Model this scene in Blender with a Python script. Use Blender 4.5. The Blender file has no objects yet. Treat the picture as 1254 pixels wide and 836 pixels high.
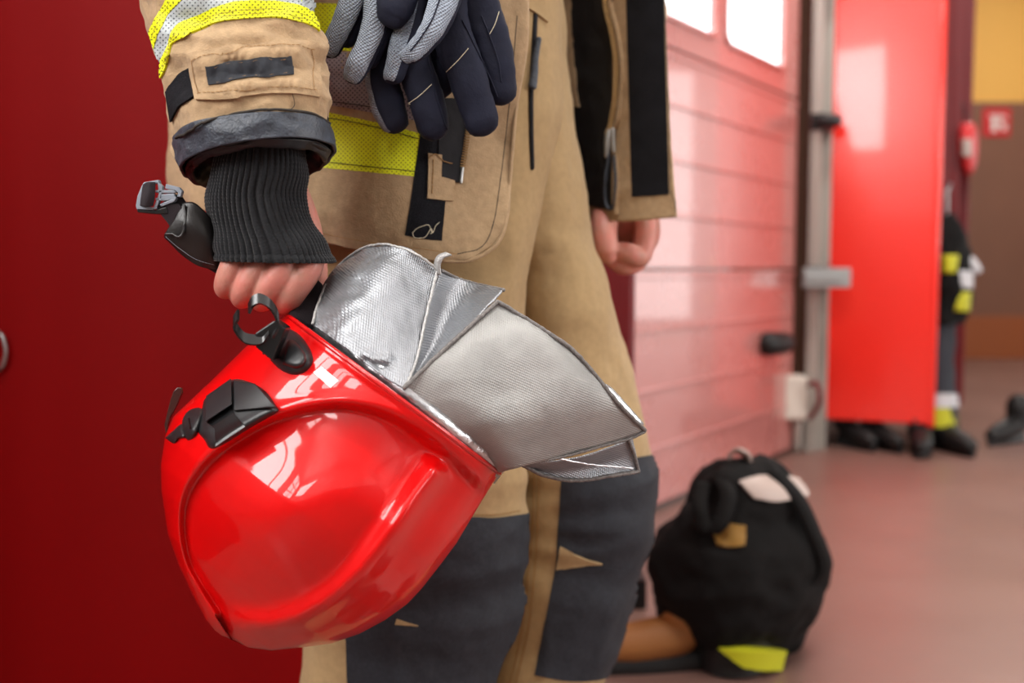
import bpy, bmesh, math, random
import numpy as np
from mathutils import Vector, Matrix, noise
from mathutils.bvhtree import BVHTree

random.seed(7)
SC = bpy.context.scene
COL = SC.collection
W, H, F = 1254, 836, 1219.2
PITCH = math.atan(88 / F)
CP, SP = math.cos(PITCH), math.sin(PITCH)
CAM = Vector((0, 0, 0.80))
PI = math.pi


# ------------------------------------------------------------------ helpers
def ray(px, py):
    dx, dy = (px - W / 2) / F, (H / 2 - py) / F
    return Vector((dx, CP + dy * SP, -SP + dy * CP))


def P(px, py, Y):
    d = ray(px, py)
    return CAM + d * (Y / d.y)


def lin(c):
    return tuple(((v / 255) / 12.92 if v / 255 <= 0.04045 else ((v / 255 + 0.055) / 1.055) ** 2.4) for v in c) + (1,)


def sm(a, b, x):
    t = min(1, max(0, (x - a) / (b - a)))
    return t * t * (3 - 2 * t)


def crom(pts, n):
    """Catmull-Rom through tuples, n+1 samples, uniform in parameter."""
    A = [np.array(p, float) for p in pts]
    m = len(A) - 1
    out = []
    for i in range(n + 1):
        s = i / n * m
        k = min(int(s), m - 1)
        t = s - k
        p1, p2 = A[k], A[k + 1]
        p0 = A[k - 1] if k > 0 else 2 * p1 - p2
        p3 = A[k + 2] if k + 2 <= m else 2 * p2 - p1
        out.append(0.5 * (2 * p1 + (p2 - p0) * t + (2 * p0 - 5 * p1 + 4 * p2 - p3) * t * t + (3 * p1 - p0 - 3 * p2 + p3) * t ** 3))
    return out


def arc(pts, n, smooth=True):
    """resample a polyline by arc length to n+1 points"""
    A = crom(pts, 12 * (len(pts) - 1)) if smooth and len(pts) > 2 else [np.array(p, float) for p in pts]
    d = [0]
    for a, b in zip(A, A[1:]):
        d.append(d[-1] + float(np.linalg.norm((b - a)[:2])))
    out = []
    k = 0
    for i in range(n + 1):
        s = d[-1] * i / n
        while k < len(d) - 2 and d[k + 1] < s:
            k += 1
        w = (s - d[k]) / max(1e-9, d[k + 1] - d[k])
        out.append(A[k] * (1 - w) + A[k + 1] * w)
    return out


class MB:
    def __init__(s):
        s.v, s.f, s.m, s.uv = [], [], [], []

    def add(s, verts, faces, mi=0, uvs=None):
        o = len(s.v)
        s.v += [Vector(x) for x in verts]
        s.uv += list(uvs) if uvs else [(x[0], x[2]) for x in s.v[o:]]
        for i, f in enumerate(faces):
            s.f.append([o + k for k in f])
            s.m.append(mi[i] if isinstance(mi, list) else mi)

    def grid(s, rows, cu=False, cv=False, mi=0, uvs=None, flip=False):
        nr, nc = len(rows), len(rows[0])
        fs = []
        for r in range(nr if cv else nr - 1):
            for c in range(nc if cu else nc - 1):
                q = [r * nc + c, r * nc + (c + 1) % nc, ((r + 1) % nr) * nc + (c + 1) % nc, ((r + 1) % nr) * nc + c]
                fs.append(q[::-1] if flip else q)
        s.add([p for r in rows for p in r], fs, mi, [q for r in uvs for q in r] if uvs else None)

    def box(s, c, dims, axes=None, mi=0):
        c = Vector(c)
        ax = axes or (Vector((1, 0, 0)), Vector((0, 1, 0)), Vector((0, 0, 1)))
        vs = []
        for z in (-.5, .5):
            for x, y in ((-.5, -.5), (.5, -.5), (.5, .5), (-.5, .5)):
                vs.append(c + ax[0] * x * dims[0] + ax[1] * y * dims[1] + ax[2] * z * dims[2])
        s.add(vs, [[3, 2, 1, 0], [4, 5, 6, 7], [0, 1, 5, 4], [1, 2, 6, 5], [2, 3, 7, 6], [3, 0, 4, 7]], mi)

    def tube(s, pts, rad, seg=16, ry=None, n=None, cap=True, mfn=None, sq=1.0):
        """pts 3D points; rad list/number; ry ratio of the depth radius; smooth resample n"""
        pts = [Vector(p) for p in pts]
        if not isinstance(rad, (list, tuple)):
            rad = [rad] * len(pts)
        if n:
            R = crom([tuple(p) + (r,) for p, r in zip(pts, rad)], n)
            pts = [Vector(q[:3]) for q in R]
            rad = [max(1e-4, q[3]) for q in R]
        ry = ry or 1.0
        if cap:
            k = [0.12, 0.35, 0.62, 0.85]
            t0 = (pts[0] - pts[1]).normalized()
            t1 = (pts[-1] - pts[-2]).normalized()
            h0, h1 = rad[0], rad[-1]
            e0 = min(1, ry)
            pre = [(pts[0] + t0 * h0 * e0 * math.sqrt(1 - q * q), h0 * q) for q in k]
            post = [(pts[-1] + t1 * h1 * e0 * math.sqrt(1 - q * q), h1 * q) for q in k[::-1]]
            pts = [q[0] for q in pre] + pts + [q[0] for q in post]
            rad = [q[1] for q in pre] + rad + [q[1] for q in post]
        rows = []
        S = None
        for i, p in enumerate(pts):
            a, b = pts[max(0, i - 1)], pts[min(len(pts) - 1, i + 1)]
            T = (b - a).normalized()
            if S is None:
                vd = (p - CAM).normalized()
                S = T.cross(vd)
                if S.length < .05:
                    S = T.cross(Vector((0, 0, 1)))
            S = (S - T * S.dot(T)).normalized()
            N = S.cross(T).normalized()
            row = []
            for j in range(seg):
                th = 2 * PI * j / seg
                c, d = math.cos(th), math.sin(th)
                if sq != 1.0:
                    c = math.copysign(abs(c) ** sq, c)
                    d = math.copysign(abs(d) ** sq, d)
                row.append(p + S * c * rad[i] - N * d * rad[i] * ry)
            rows.append(row)
        mi = 0
        if mfn:
            mi = [mfn(i / (len(rows) - 1), (j + .5) / seg) for i in range(len(rows) - 1) for j in range(seg)]
        L = 0
        uvs = []
        for i in range(len(rows)):
            if i:
                L += (pts[i] - pts[i - 1]).length
            uvs.append([(j / seg * 2 * PI * max(rad) * .8, L) for j in range(seg)])
        o = len(s.v)
        s.grid(rows, cu=True, mi=mi, uvs=uvs)
        if cap:
            s.f.append([o + j for j in range(seg)][::-1]); s.m.append(mfn(0, .25) if mfn else 0)
            e = o + (len(rows) - 1) * seg
            s.f.append([e + j for j in range(seg)]); s.m.append(mfn(1, .25) if mfn else 0)

    def bvh(s):
        return BVHTree.FromPolygons(s.v, s.f)

    def displace(s, fn):
        """move along area normals by fn(co)"""
        me = bpy.data.meshes.new('tmp')
        me.from_pydata(s.v, [], s.f)
        me.update()
        for i, v in enumerate(me.vertices):
            s.v[i] = s.v[i] + v.normal * fn(s.v[i])
        bpy.data.meshes.remove(me)

    def build(s, name, mats, parent=None, smooth=True, solid=0, sub=0, bevel=0, auto=None, recalc=True):
        me = bpy.data.meshes.new(name)
        me.from_pydata(s.v, [], s.f)
        uvl = me.uv_layers.new(name='UVMap')
        li = np.empty(len(me.loops), dtype=np.int32)
        me.loops.foreach_get('vertex_index', li)
        U = np.array([(q[0], q[1]) for q in s.uv], dtype=np.float32)
        uvl.data.foreach_set('uv', U[li].ravel())
        for m in (mats if isinstance(mats, (list, tuple)) else [mats]):
            me.materials.append(m)
        me.polygons.foreach_set('material_index', np.array(s.m, dtype=np.int32))
        me.update()
        if recalc:
            bm = bmesh.new(); bm.from_mesh(me)
            bmesh.ops.recalc_face_normals(bm, faces=bm.faces)
            bm.to_mesh(me); bm.free()
        if smooth:
            me.polygons.foreach_set('use_smooth', [True] * len(me.polygons))
            if auto:
                me.set_sharp_from_angle(angle=math.radians(auto))
        o = bpy.data.objects.new(name, me)
        COL.objects.link(o)
        if parent:
            o.parent = parent
            o.matrix_parent_inverse = world_of(parent).inverted()
        if bevel:
            b = o.modifiers.new('bevel', 'BEVEL'); b.width = bevel; b.segments = 2; b.limit_method = 'ANGLE'
        if solid:
            b = o.modifiers.new('solid', 'SOLIDIFY'); b.thickness = solid; b.offset = 0
        if sub:
            b = o.modifiers.new('sub', 'SUBSURF'); b.levels = sub; b.render_levels = sub
        return o


def world_of(o):
    m = Matrix.Translation(o.location)
    return m if not o.parent else world_of(o.parent) @ o.matrix_parent_inverse @ m


def tag(o, label, cat, group=None):
    o['label'] = label
    o['category'] = cat
    if group:
        o['group'] = group
    return o


def empty(name, loc, label, cat, group=None):
    o = bpy.data.objects.new(name, None)
    COL.objects.link(o)
    o.location = loc
    o.empty_display_size = .05
    return tag(o, label, cat, group)


def struct(o):
    o['kind'] = 'structure'
    return o


def hit(bvh, px, py, Yd):
    d = ray(px, py).normalized()
    loc, nor, _, _ = bvh.ray_cast(CAM, d)
    if loc is None:
        loc, nor, _, _ = bvh.find_nearest(P(px, py, Yd))
        vd = (loc - CAM).normalized()
        if nor.dot(vd) > 0.25:
            nor = -nor
    elif nor.dot(d) > 0:
        nor = -nor
    return loc, nor


def patch(name, bvh, top, bot, mat, parent, off=.0006, th=.0012, nu=40, nv=10, Yd=1.0, smooth=True, bump=None):
    """a strip of cloth lying on a surface, between two edges"""
    A, B = arc(top, nu, smooth), arc(bot, nu, smooth)
    lo, hi, uv = [], [], []
    for j in range(nv + 1):
        w = j / nv
        l, h, u = [], [], []
        for i in range(nu + 1):
            q = A[i] * (1 - w) + B[i] * w
            loc, nor = hit(bvh, q[0], q[1], Yd)
            e = bump(i / nu, w) if bump else 0
            l.append(loc - nor * .0012)
            h.append(loc + nor * (off + th + e))
            u.append((q[0] * Yd / F, -q[1] * Yd / F))
        lo.append(l); hi.append(h); uv.append(u)
    m = MB()
    m.grid(hi, uvs=uv)
    n = nu + 1
    no = len(m.v)
    m.grid(lo, uvs=uv, flip=True)
    ring = [i for i in range(n)] + [r * n + nu for r in range(1, nv + 1)] + [nv * n + i for i in range(nu - 1, -1, -1)] + [r * n for r in range(nv - 1, 0, -1)]
    for a, b in zip(ring, ring[1:] + ring[:1]):
        m.f.append([a, b, no + b, no + a]); m.m.append(0)
    o = m.build(name, mat, parent, auto=50)
    return o, m.bvh()


def line_pts(bvh, pts, n, lift, Yd):
    out = []
    for q in arc(pts, n):
        loc, nor = hit(bvh, q[0], q[1], Yd)
        out.append(loc + nor * lift)
    return out


def stitches(name, bvh, lines, mat, parent, r=.00035, dash=None, lift=.0004, Yd=1.0, n=40):
    """thread lines lying on a surface; dash = dashes per line"""
    m = MB()
    for pts in lines:
        if dash:
            q = line_pts(bvh, pts, dash * 3, lift, Yd)
            for k in range(dash):
                m.tube([q[3 * k], q[3 * k + 1], q[3 * k + 2]], r, 5)
        else:
            m.tube(line_pts(bvh, pts, n, lift, Yd), r, 6)
    return m.build(name, mat, parent)


def pad(name, bvh, outline, h, mat, parent, power=4, rings=10, n=64, base=0, Yd=.9, smooth=True, auto=None, face=None):
    """a solid pad standing on a surface: outline in picture points, height h"""
    O = arc(outline + outline[:1], n, smooth)[:-1]
    c = sum(O) / n
    cl, cn = hit(bvh, c[0], c[1], Yd)
    rows = []
    B = []
    for p in O:
        loc, nor = hit(bvh, p[0], p[1], Yd)
        B.append((loc, nor))
    rows.append([l - k * .003 for l, k in B])
    for i in range(rings + 1):
        r = 1 - i / rings
        row = []
        for p in O:
            q = c * (1 - r) + p * r
            loc, nor = hit(bvh, q[0], q[1], Yd)
            hh = h * (1 - r ** power) + base
            row.append(loc + (face or cn) * hh)
        rows.append(row)
    m = MB()
    m.grid(rows, cu=True)
    return m.build(name, mat, parent, auto=auto), m.bvh()


def plate(poly, Y, th, m=None, mi=0):
    """a flat solid cut from an outline (px points, each with own depth allowed)"""
    m = m or MB()
    a = [P(p[0], p[1], p[2] if len(p) > 2 else Y) for p in poly]
    b = [P(p[0], p[1], p[2] if len(p) > 2 else Y) + Vector((0, th, 0)) for p in poly]
    n = len(poly)
    m.add(a + b, [list(range(n)), list(range(2 * n - 1, n - 1, -1))] + [[i, n + i, n + (i + 1) % n, (i + 1) % n] for i in range(n)], mi)
    return m


def ribbon(m, path, axial, th, n=40):
    """a band of width |axial| swept along a 3D path, thickness th"""
    A = [Vector(q) for q in crom([tuple(p) for p in path], n)]
    rows = []
    ax = Vector(axial)
    for i, p in enumerate(A):
        T = (A[min(n, i + 1)] - A[max(0, i - 1)]).normalized()
        N = T.cross(ax).normalized() * th / 2
        rows.append([p + N, p + N + ax, p - N + ax, p - N])
    o = len(m.v)
    m.grid(rows, cu=True)
    m.f.append([o, o + 1, o + 2, o + 3]); m.m.append(0)
    e = o + (len(rows) - 1) * 4
    m.f.append([e + 3, e + 2, e + 1, e]); m.m.append(0)


def loft(secs, nt=60, nphi=72, pw=1.0, cap=False, p0=0, p1=2 * PI):
    """secs: (Lx, Ly, Rx, Ry, Y, half_depth, tilt): rings between two outline points"""
    R = crom(secs, nt)
    rows, uvs = [], []
    closed = abs(p1 - p0 - 2 * PI) < 1e-6
    for i, q in enumerate(R):
        lx, ly, rx, ry, Y, rd, tl = q
        row, u = [], []
        for j in range(nphi if closed else nphi + 1):
            ph = p0 + (p1 - p0) * j / nphi
            c, s = math.cos(ph), math.sin(ph)
            if pw != 1:
                c = math.copysign(abs(c) ** pw, c); s = math.copysign(abs(s) ** pw, s)
            x = (lx + rx) / 2 + (rx - lx) / 2 * c
            y = (ly + ry) / 2 + (ry - ly) / 2 * c - tl * s
            row.append(P(x, y, Y - rd * s))
            u.append((ph / 6.283 * (rx - lx) * 3 / F * Y, i / nt))
        rows.append(row); uvs.append(u)
    m = MB()
    m.grid(rows, cu=closed, uvs=uvs)
    if cap:
        for k, r in ((0, rows[0]), (len(rows) - 1, rows[-1])):
            o = len(m.v)
            m.v.append(sum(r, Vector()) / len(r)); m.uv.append((0, 0))
            b = k * len(r)
            for j in range(len(r)):
                m.f.append([b + j, b + (j + 1) % len(r), o]); m.m.append(0)
    return m


def sheet(ctrl, nu, nv):
    """ctrl rows of (px,py,Y) -> smooth grid"""
    rows = [crom(r, nu) for r in ctrl]
    cols = [crom([r[i] for r in rows], nv) for i in range(nu + 1)]
    g = [[P(*cols[i][j]) for i in range(nu + 1)] for j in range(nv + 1)]
    uv = [[(cols[i][j][0] * cols[i][j][2] / F, -cols[i][j][1] * cols[i][j][2] / F) for i in range(nu + 1)] for j in range(nv + 1)]
    m = MB()
    m.grid(g, uvs=uv)
    return m


def fbm(p, sx, sy, sz, o=3):
    v, a, q = 0, 1, Vector((p[0] * sx, p[1] * sy, p[2] * sz))
    for _ in range(o):
        v += a * noise.noise(q)
        q = q * 2.07 + Vector((7.1, 3.3, 1.7)); a *= .5
    return v


def crease(p, sx, sy, sz):
    return 1 - abs(noise.noise(Vector((p[0] * sx, p[1] * sy, p[2] * sz)))) * 2


# ------------------------------------------------------------------ materials
def material(name, col, rough=.8, metal=0, spec=.5, var=0, vscale=30, bump=0, bscale=400, bump2=0, b2scale=40, weave=0, wscale=900,
             dots=None, coat=0, sheen=0, emit=None, estr=1, aniso_uv=False, col2=None, trans=0, alpha=1, rvar=0, sss=0):
    m = bpy.data.materials.new(name)
    m.use_nodes = True
    nt = m.node_tree
    N, L = nt.nodes, nt.links
    b = N['Principled BSDF']
    c = lin(col)
    b.inputs['Base Color'].default_value = c
    b.inputs['Roughness'].default_value = rough
    b.inputs['Metallic'].default_value = metal
    b.inputs['Specular IOR Level'].default_value = spec
    b.inputs['Coat Weight'].default_value = coat
    b.inputs['Coat Roughness'].default_value = .04
    b.inputs['Sheen Weight'].default_value = sheen
    b.inputs['Transmission Weight'].default_value = trans
    if sss:
        b.inputs['Subsurface Weight'].default_value = sss
        b.inputs['Subsurface Radius'].default_value = (.006, .002, .001)
        b.inputs['Subsurface Scale'].default_value = 1
    if emit:
        b.inputs['Emission Color'].default_value = lin(emit)
        b.inputs['Emission Strength'].default_value = estr
    tc = N.new('ShaderNodeTexCoord')
    src = tc.outputs['Object']

    def nz(scale, detail=3):
        t = N.new('ShaderNodeTexNoise')
        t.inputs['Scale'].default_value = scale
        t.inputs['Detail'].default_value = detail
        L.new(src, t.inputs['Vector'])
        return t.outputs['Fac']

    colsock = None
    if var or col2:
        mix = N.new('ShaderNodeMix'); mix.data_type = 'RGBA'
        a = [max(0, v * (1 - var)) for v in c[:3]] + [1]
        z = lin(col2) if col2 else tuple(min(1, v * (1 + var)) for v in c[:3]) + (1,)
        mix.inputs['A'].default_value = a if var else c
        mix.inputs['B'].default_value = z
        r = N.new('ShaderNodeMapRange')
        r.inputs['From Min'].default_value = .32; r.inputs['From Max'].default_value = .68
        L.new(nz(vscale, 4), r.inputs['Value'])
        L.new(r.outputs['Result'], mix.inputs['Factor'])
        colsock = mix.outputs['Result']
    hgt = None

    def addh(sock, k):
        nonlocal hgt
        mu = N.new('ShaderNodeMath'); mu.operation = 'MULTIPLY'
        mu.inputs[1].default_value = k
        L.new(sock, mu.inputs[0])
        if hgt is None:
            hgt = mu.outputs[0]
        else:
            ad = N.new('ShaderNodeMath'); ad.operation = 'ADD'
            L.new(hgt, ad.inputs[0]); L.new(mu.outputs[0], ad.inputs[1])
            hgt = ad.outputs[0]

    def math2(op, a, bb):
        q = N.new('ShaderNodeMath'); q.operation = op
        for i, x in enumerate((a, bb)):
            if x is None:
                continue
            if hasattr(x, 'node'):
                L.new(x, q.inputs[i])
            else:
                q.inputs[i].default_value = x
        return q.outputs[0]

    if bump:
        addh(nz(bscale, 2), bump * .2)
    if bump2:
        addh(nz(b2scale, 3), bump2 * .4)
    if weave or dots:
        sp = N.new('ShaderNodeSeparateXYZ')
        L.new(tc.outputs['UV'], sp.inputs[0])
        ux, uy = sp.outputs[0], sp.outputs[1]
    if weave:
        s1 = math2('SINE', math2('MULTIPLY', math2('ADD', ux, math2('MULTIPLY', uy, .35)), wscale * 2 * PI), None)
        s2 = math2('SINE', math2('MULTIPLY', math2('SUBTRACT', uy, math2('MULTIPLY', ux, .35)), wscale * 2 * PI), None)
        addh(math2("MULTIPLY", s1, s2), weave * .3)
    if dots:
        pitch, rad, dc = dots
        fx = math2('MULTIPLY', ux, 1 / pitch)
        fy = math2('MULTIPLY', uy, 1 / pitch)
        a1, b1 = math2('ADD', fx, fy), math2('SUBTRACT', fx, fy)
        dx = math2('SUBTRACT', math2('FRACT', a1, None), .5)
        dy = math2('SUBTRACT', math2('FRACT', b1, None), .5)
        d = math2('SQRT', math2('ADD', math2('MULTIPLY', dx, dx), math2('MULTIPLY', dy, dy)), None)
        r = N.new('ShaderNodeMapRange')
        r.inputs['From Min'].default_value = rad * .75; r.inputs['From Max'].default_value = rad * 1.25
        r.inputs['To Min'].default_value = 1; r.inputs['To Max'].default_value = 0
        L.new(d, r.inputs['Value'])
        mx = N.new('ShaderNodeMix'); mx.data_type = 'RGBA'
        if colsock:
            L.new(colsock, mx.inputs['A'])
        else:
            mx.inputs['A'].default_value = c
        mx.inputs['B'].default_value = lin(dc)
        L.new(r.outputs['Result'], mx.inputs['Factor'])
        colsock = mx.outputs['Result']
        addh(math2('SUBTRACT', 1, r.outputs['Result']), .0006)
    if colsock:
        L.new(colsock, b.inputs['Base Color'])
    if rvar:
        r = N.new('ShaderNodeMapRange')
        r.inputs['To Min'].default_value = max(.02, rough - rvar); r.inputs['To Max'].default_value = rough + rvar
        L.new(nz(vscale * 1.7, 3), r.inputs['Value'])
        L.new(r.outputs['Result'], b.inputs['Roughness'])
    if hgt is not None:
        bp = N.new('ShaderNodeBump')
        bp.inputs['Strength'].default_value = 1
        bp.inputs['Distance'].default_value = 1
        L.new(hgt, bp.inputs['Height'])
        L.new(bp.outputs['Normal'], b.inputs['Normal'])
    return m


M = {}
M['canvas'] = material('tan canvas', (168, 141, 108), .85, spec=.25, var=.10, vscale=140, bump=.0026, bscale=620, bump2=.0055, b2scale=40, sheen=.15)
M['trouser'] = material('tan trouser canvas', (162, 136, 97), .85, spec=.25, var=.07, vscale=120, bump=.0020, bscale=700, bump2=.003, b2scale=22, sheen=.1)
M['pad'] = material('black knee fabric', (36, 39, 46), .75, spec=.35, var=.2, vscale=200, bump=.0012, bscale=500, bump2=.003, b2scale=30)
M['trim'] = material('charcoal coated trim', (54, 60, 70), .5, spec=.5, var=.25, vscale=120, bump=.004, bscale=420, bump2=.0028, b2scale=110)
M['lining'] = material('black sleeve lining', (22, 21, 23), .45, spec=.45, bump2=.006, b2scale=30)
M['velcro'] = material('black hook and loop', (26, 26, 30), .95, spec=.15, bump=.004, bscale=900, var=.4, vscale=700)
M['tape'] = material('black zipper tape', (24, 23, 27), .8, spec=.3, bump=.001, bscale=500)
M['knit'] = material('black ribbed knit', (25, 26, 29), .92, spec=.2, bump=.002, bscale=900, var=.35, vscale=500, sheen=.2)
M['lime'] = material('lime mesh', (226, 232, 26), .6, spec=.4, dots=(.0048, .19, (120, 122, 14)), var=.05, vscale=60)
M['limeplain'] = material('lime edge', (222, 226, 34), .6, spec=.4)
M['silvertape'] = material('silver mesh tape', (172, 180, 182), .5, spec=.6, dots=(.0048, .19, (84, 92, 96)), var=.05)
M['mauvetape'] = material('grey mesh tape', (150, 134, 136), .6, spec=.4, dots=(.0048, .22, (52, 44, 48)), var=.05)
M['navy'] = material('navy glove fabric', (21, 24, 42), .8, spec=.3, bump=.0008, bscale=600, bump2=.004, b2scale=45, var=.12, vscale=60)
M['greypalm'] = material('grey ribbed palm', (142, 151, 165), .75, spec=.35, weave=.0022, wscale=330, bump2=.003, b2scale=60, var=.12, vscale=90)
M['thread'] = material('pale thread', (206, 196, 170), .8)
M['tanthread'] = material('tan thread', (150, 112, 66), .8)
M['darkthread'] = material('dark thread', (40, 34, 28), .8)
M['skin'] = material('skin', (190, 134, 118), .45, spec=.4, var=.08, vscale=60, bump=.0008, bscale=600, bump2=.0016, b2scale=150, sss=.15, col2=(200, 124, 112))
M['nail'] = material('finger nail', (214, 160, 148), .3, spec=.5)
M['red'] = material('glossy red shell', (206, 7, 9), .35, spec=.12, coat=.7, bump2=.0003, b2scale=9)
M['redrim'] = material('red rim', (196, 8, 12), .25, spec=.5, coat=.6)
M['black'] = material('black plastic', (30, 31, 33), .38, spec=.5, bump=.0003, bscale=900)
M['blackgloss'] = material('glossy black plastic', (20, 20, 21), .22, spec=.5)
M['greyplastic'] = material('grey buckle plastic', (132, 140, 152), .3, spec=.6)
M['leather'] = material('black leather', (22, 19, 19), .4, spec=.5, bump=.001, bscale=300, bump2=.002, b2scale=70)
M['web'] = material('black webbing', (42, 36, 40), .85, spec=.25, weave=.0004, wscale=500)
M['silver'] = material('aluminised cloth', (152, 155, 160), .46, metal=.8, weave=.0008, wscale=330, bump2=.004, b2scale=26, rvar=.06, vscale=30)
M['silverdull'] = material('dull aluminised cloth', (158, 158, 156), .55, metal=.45, weave=.0007, wscale=330, bump2=.0025, b2scale=18, var=.1, vscale=25)
M['silverfoil'] = material('bright foil', (214, 216, 220), .3, metal=.95, bump2=.007, b2scale=70)
M['pipinglight'] = material('light grey piping', (176, 175, 174), .5, metal=.4, bump=.003, bscale=700, var=.2, vscale=400)
M['piping'] = material('grey piping', (112, 108, 106), .6, metal=.3, bump=.003, bscale=700, var=.3, vscale=400)
M['sticker'] = material('pale sticker', (216, 220, 218), .35)
M['brass'] = material('brass teeth', (176, 140, 92), .4, metal=.8)
M['steel'] = material('steel', (170, 172, 172), .35, metal=.8)
M['wine'] = material('smoky brown plastic', (60, 34, 30), .2, spec=.6)
# the room
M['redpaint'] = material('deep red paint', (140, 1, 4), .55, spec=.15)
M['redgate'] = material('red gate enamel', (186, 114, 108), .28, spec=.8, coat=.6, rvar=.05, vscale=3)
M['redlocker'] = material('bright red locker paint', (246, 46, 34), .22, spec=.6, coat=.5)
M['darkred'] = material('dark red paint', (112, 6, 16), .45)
M['rail'] = material('galvanised rail', (186, 182, 174), .45, metal=.25)
M['whitebox'] = material('white plastic box', (214, 206, 194), .5)
M['floor'] = material('red brown floor', (128, 97, 88), .36, spec=.5, var=.12, vscale=1.3, bump2=.004, b2scale=5, rvar=.1)
M['brownwall'] = material('brown wall paint', (128, 86, 66), .5, var=.04, vscale=2)
M['yellowwall'] = material('yellow wall paint', (236, 180, 88), .6)
M['skirting'] = material('orange brown skirting', (158, 86, 44), .5)
M['paleplaster'] = material('pale wall plaster', (206, 208, 208), .7)
M['greypaint'] = material('grey wall paint', (120, 118, 116), .6)
M['outground'] = material('pale concrete yard', (190, 186, 180), .8)
M['ceiling'] = material('ceiling paint', (214, 214, 212), .8)
M['signred'] = material('sign red', (205, 40, 44), .5)
M['signwhite'] = material('sign white', (232, 226, 220), .5)
M['bagblack'] = material('black bag cloth', (13, 11, 11), .85, spec=.2, bump2=.01, b2scale=18)
M['amber'] = material('amber patch', (138, 100, 30), .6)
M['limeflat'] = material('lime strip', (186, 186, 26), .6)
M['paletag'] = material('pale tag', (176, 158, 150), .5)
M['tanboot'] = material('tan leather', (150, 96, 48), .6)
M['rubber'] = material('black rubber', (20, 19, 20), .5, spec=.4)
M['suit'] = material('charcoal suit cloth', (44, 46, 54), .85, bump2=.01, b2scale=14)
M['silverstripe'] = material('silver stripe', (196, 196, 200), .5)
M['glass'] = material('bright window pane', (240, 245, 250), .2, emit=(245, 250, 255), estr=2.2)

# ------------------------------------------------------------------ the fire helmet
BM = np.array((481., 482.))
BB = np.array((.802, .597))
BA = np.array((-.597, .802))
HY, HS = .93, 1311.
OUTL = [(0, -163), (62, -179), (120, -188), (182, -199), (208, -193), (240, -176), (264, -157), (302, -119), (326, -83), (346, -45), (359, -17)]
OUTR = [(0, 163), (42, 166), (100, 172), (132, 172), (170, 171), (196, 168), (228, 158), (260, 143), (292, 121), (316, 96), (341, 69), (355, 43), (361, 14)]


def prof(tab, a):
    for (a0, b0), (a1, b1) in zip(tab, tab[1:]):
        if a <= a1:
            return b0 + (b1 - b0) * (a - a0) / (a1 - a0)
    return tab[-1][1] + (0 - tab[-1][1]) * min(1, (a - tab[-1][0]) / 4)


def polyd(pts, x, y):
    """signed distance to polyline (positive to the right of travel), and fraction along it"""
    best, sd, fr = 1e9, 0, 0
    L = len(pts) - 1
    for i in range(L):
        ax, ay = pts[i][0], pts[i][1]; bx, by = pts[i + 1][0], pts[i + 1][1]
        ux, uy = bx - ax, by - ay
        l2 = ux * ux + uy * uy
        t = ((x - ax) * ux + (y - ay) * uy) / l2
        tc = 0 if t < 0 else 1 if t > 1 else t
        dx, dy = x - ax - tc * ux, y - ay - tc * uy
        d = dx * dx + dy * dy
        if d < best:
            best = d
            sd = ux * (y - ay) - uy * (x - ax)
            fr = (i + tc) / L
    return math.copysign(math.sqrt(best), sd), fr


E1 = [tuple(q) for q in arc([(262, 752), (244, 724), (226, 691), (218, 650), (221, 610), (237, 578), (263, 550), (300, 525), (340, 506), (396, 493), (440, 494), (480, 505), (527, 532), (560, 558), (585, 580), (640, 630)], 60)]
S2 = [tuple(q) for q in arc([(244, 738), (262, 750), (300, 763), (345, 763), (395, 741), (440, 703), (480, 652), (508, 610), (548, 556)], 60)]


def relief(px, py):
    d1, f1 = polyd(E1, px, py)       # positive: inside the dome
    h = 0
    bw = 10 + 12 * sm(.55, .95, f1)
    ins = sm(0, bw, d1)
    h += -.0190 * ins + .0240 * sm(bw - 2, 125, d1) * ins
    h += .0022 * math.exp(-((d1 + 5) / 6) ** 2)
    d2, f2 = polyd(S2, px, py)
    w = 27 + 2 * f2
    k = sm(1.0, .93, f2) * sm(0.0, .22, f2)
    e = abs(d2) / w
    if e < 1.4:
        h += (.021 + .005 * sm(.5, .9, f2)) * k * math.exp(-(e / .6) ** 2)
    if d2 > 0:                        # beyond the peak: the lower band
        h += .004 * sm(0, 30, d2) * k
    # a broad groove under the brim edge
    a = (px - BM[0]) * BA[0] + (py - BM[1]) * BA[1]
    b = (px - BM[0]) * BB[0] + (py - BM[1]) * BB[1]
    h += .0026 * math.exp(-((a - 3) / 4) ** 2)
    return h


def helmet_pt(a, ph, shrink=0, rel=True):
    l, r = prof(OUTL, a), prof(OUTR, a)
    l, r = l + shrink, r - shrink
    if r < l:
        l = r = (l + r) / 2
    # half depth follows the half width
    wd = (r - l) / 2
    D = wd / HS * .94
    c, s = math.cos(ph), math.sin(ph)
    p = BM + BA * a + BB * ((l + r) / 2 + wd * c)
    y = HY - D * s
    if rel and s > 0:
        y -= relief(p[0], p[1]) * sm(0, .35, s)
    elif rel and s < 0:
        y += relief(p[0], p[1]) * .5 * sm(0, .35, -s)
    return P(p[0], p[1], y)


NA, NP = 150, 360
avals = [361.5 * math.sin(i / NA * PI / 2) ** 1.0 for i in range(NA)] + [362.5]
hm = MB()
rows = [[helmet_pt(a, 2 * PI * j / NP) for j in range(NP)] for a in avals]
hm.grid(rows, cu=True)
HB = hm.bvh()
helmet = empty('fire_helmet', P(481, 482, HY), 'glossy red fire helmet with silver neck curtain held upside down by its strap', 'helmet')
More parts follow.
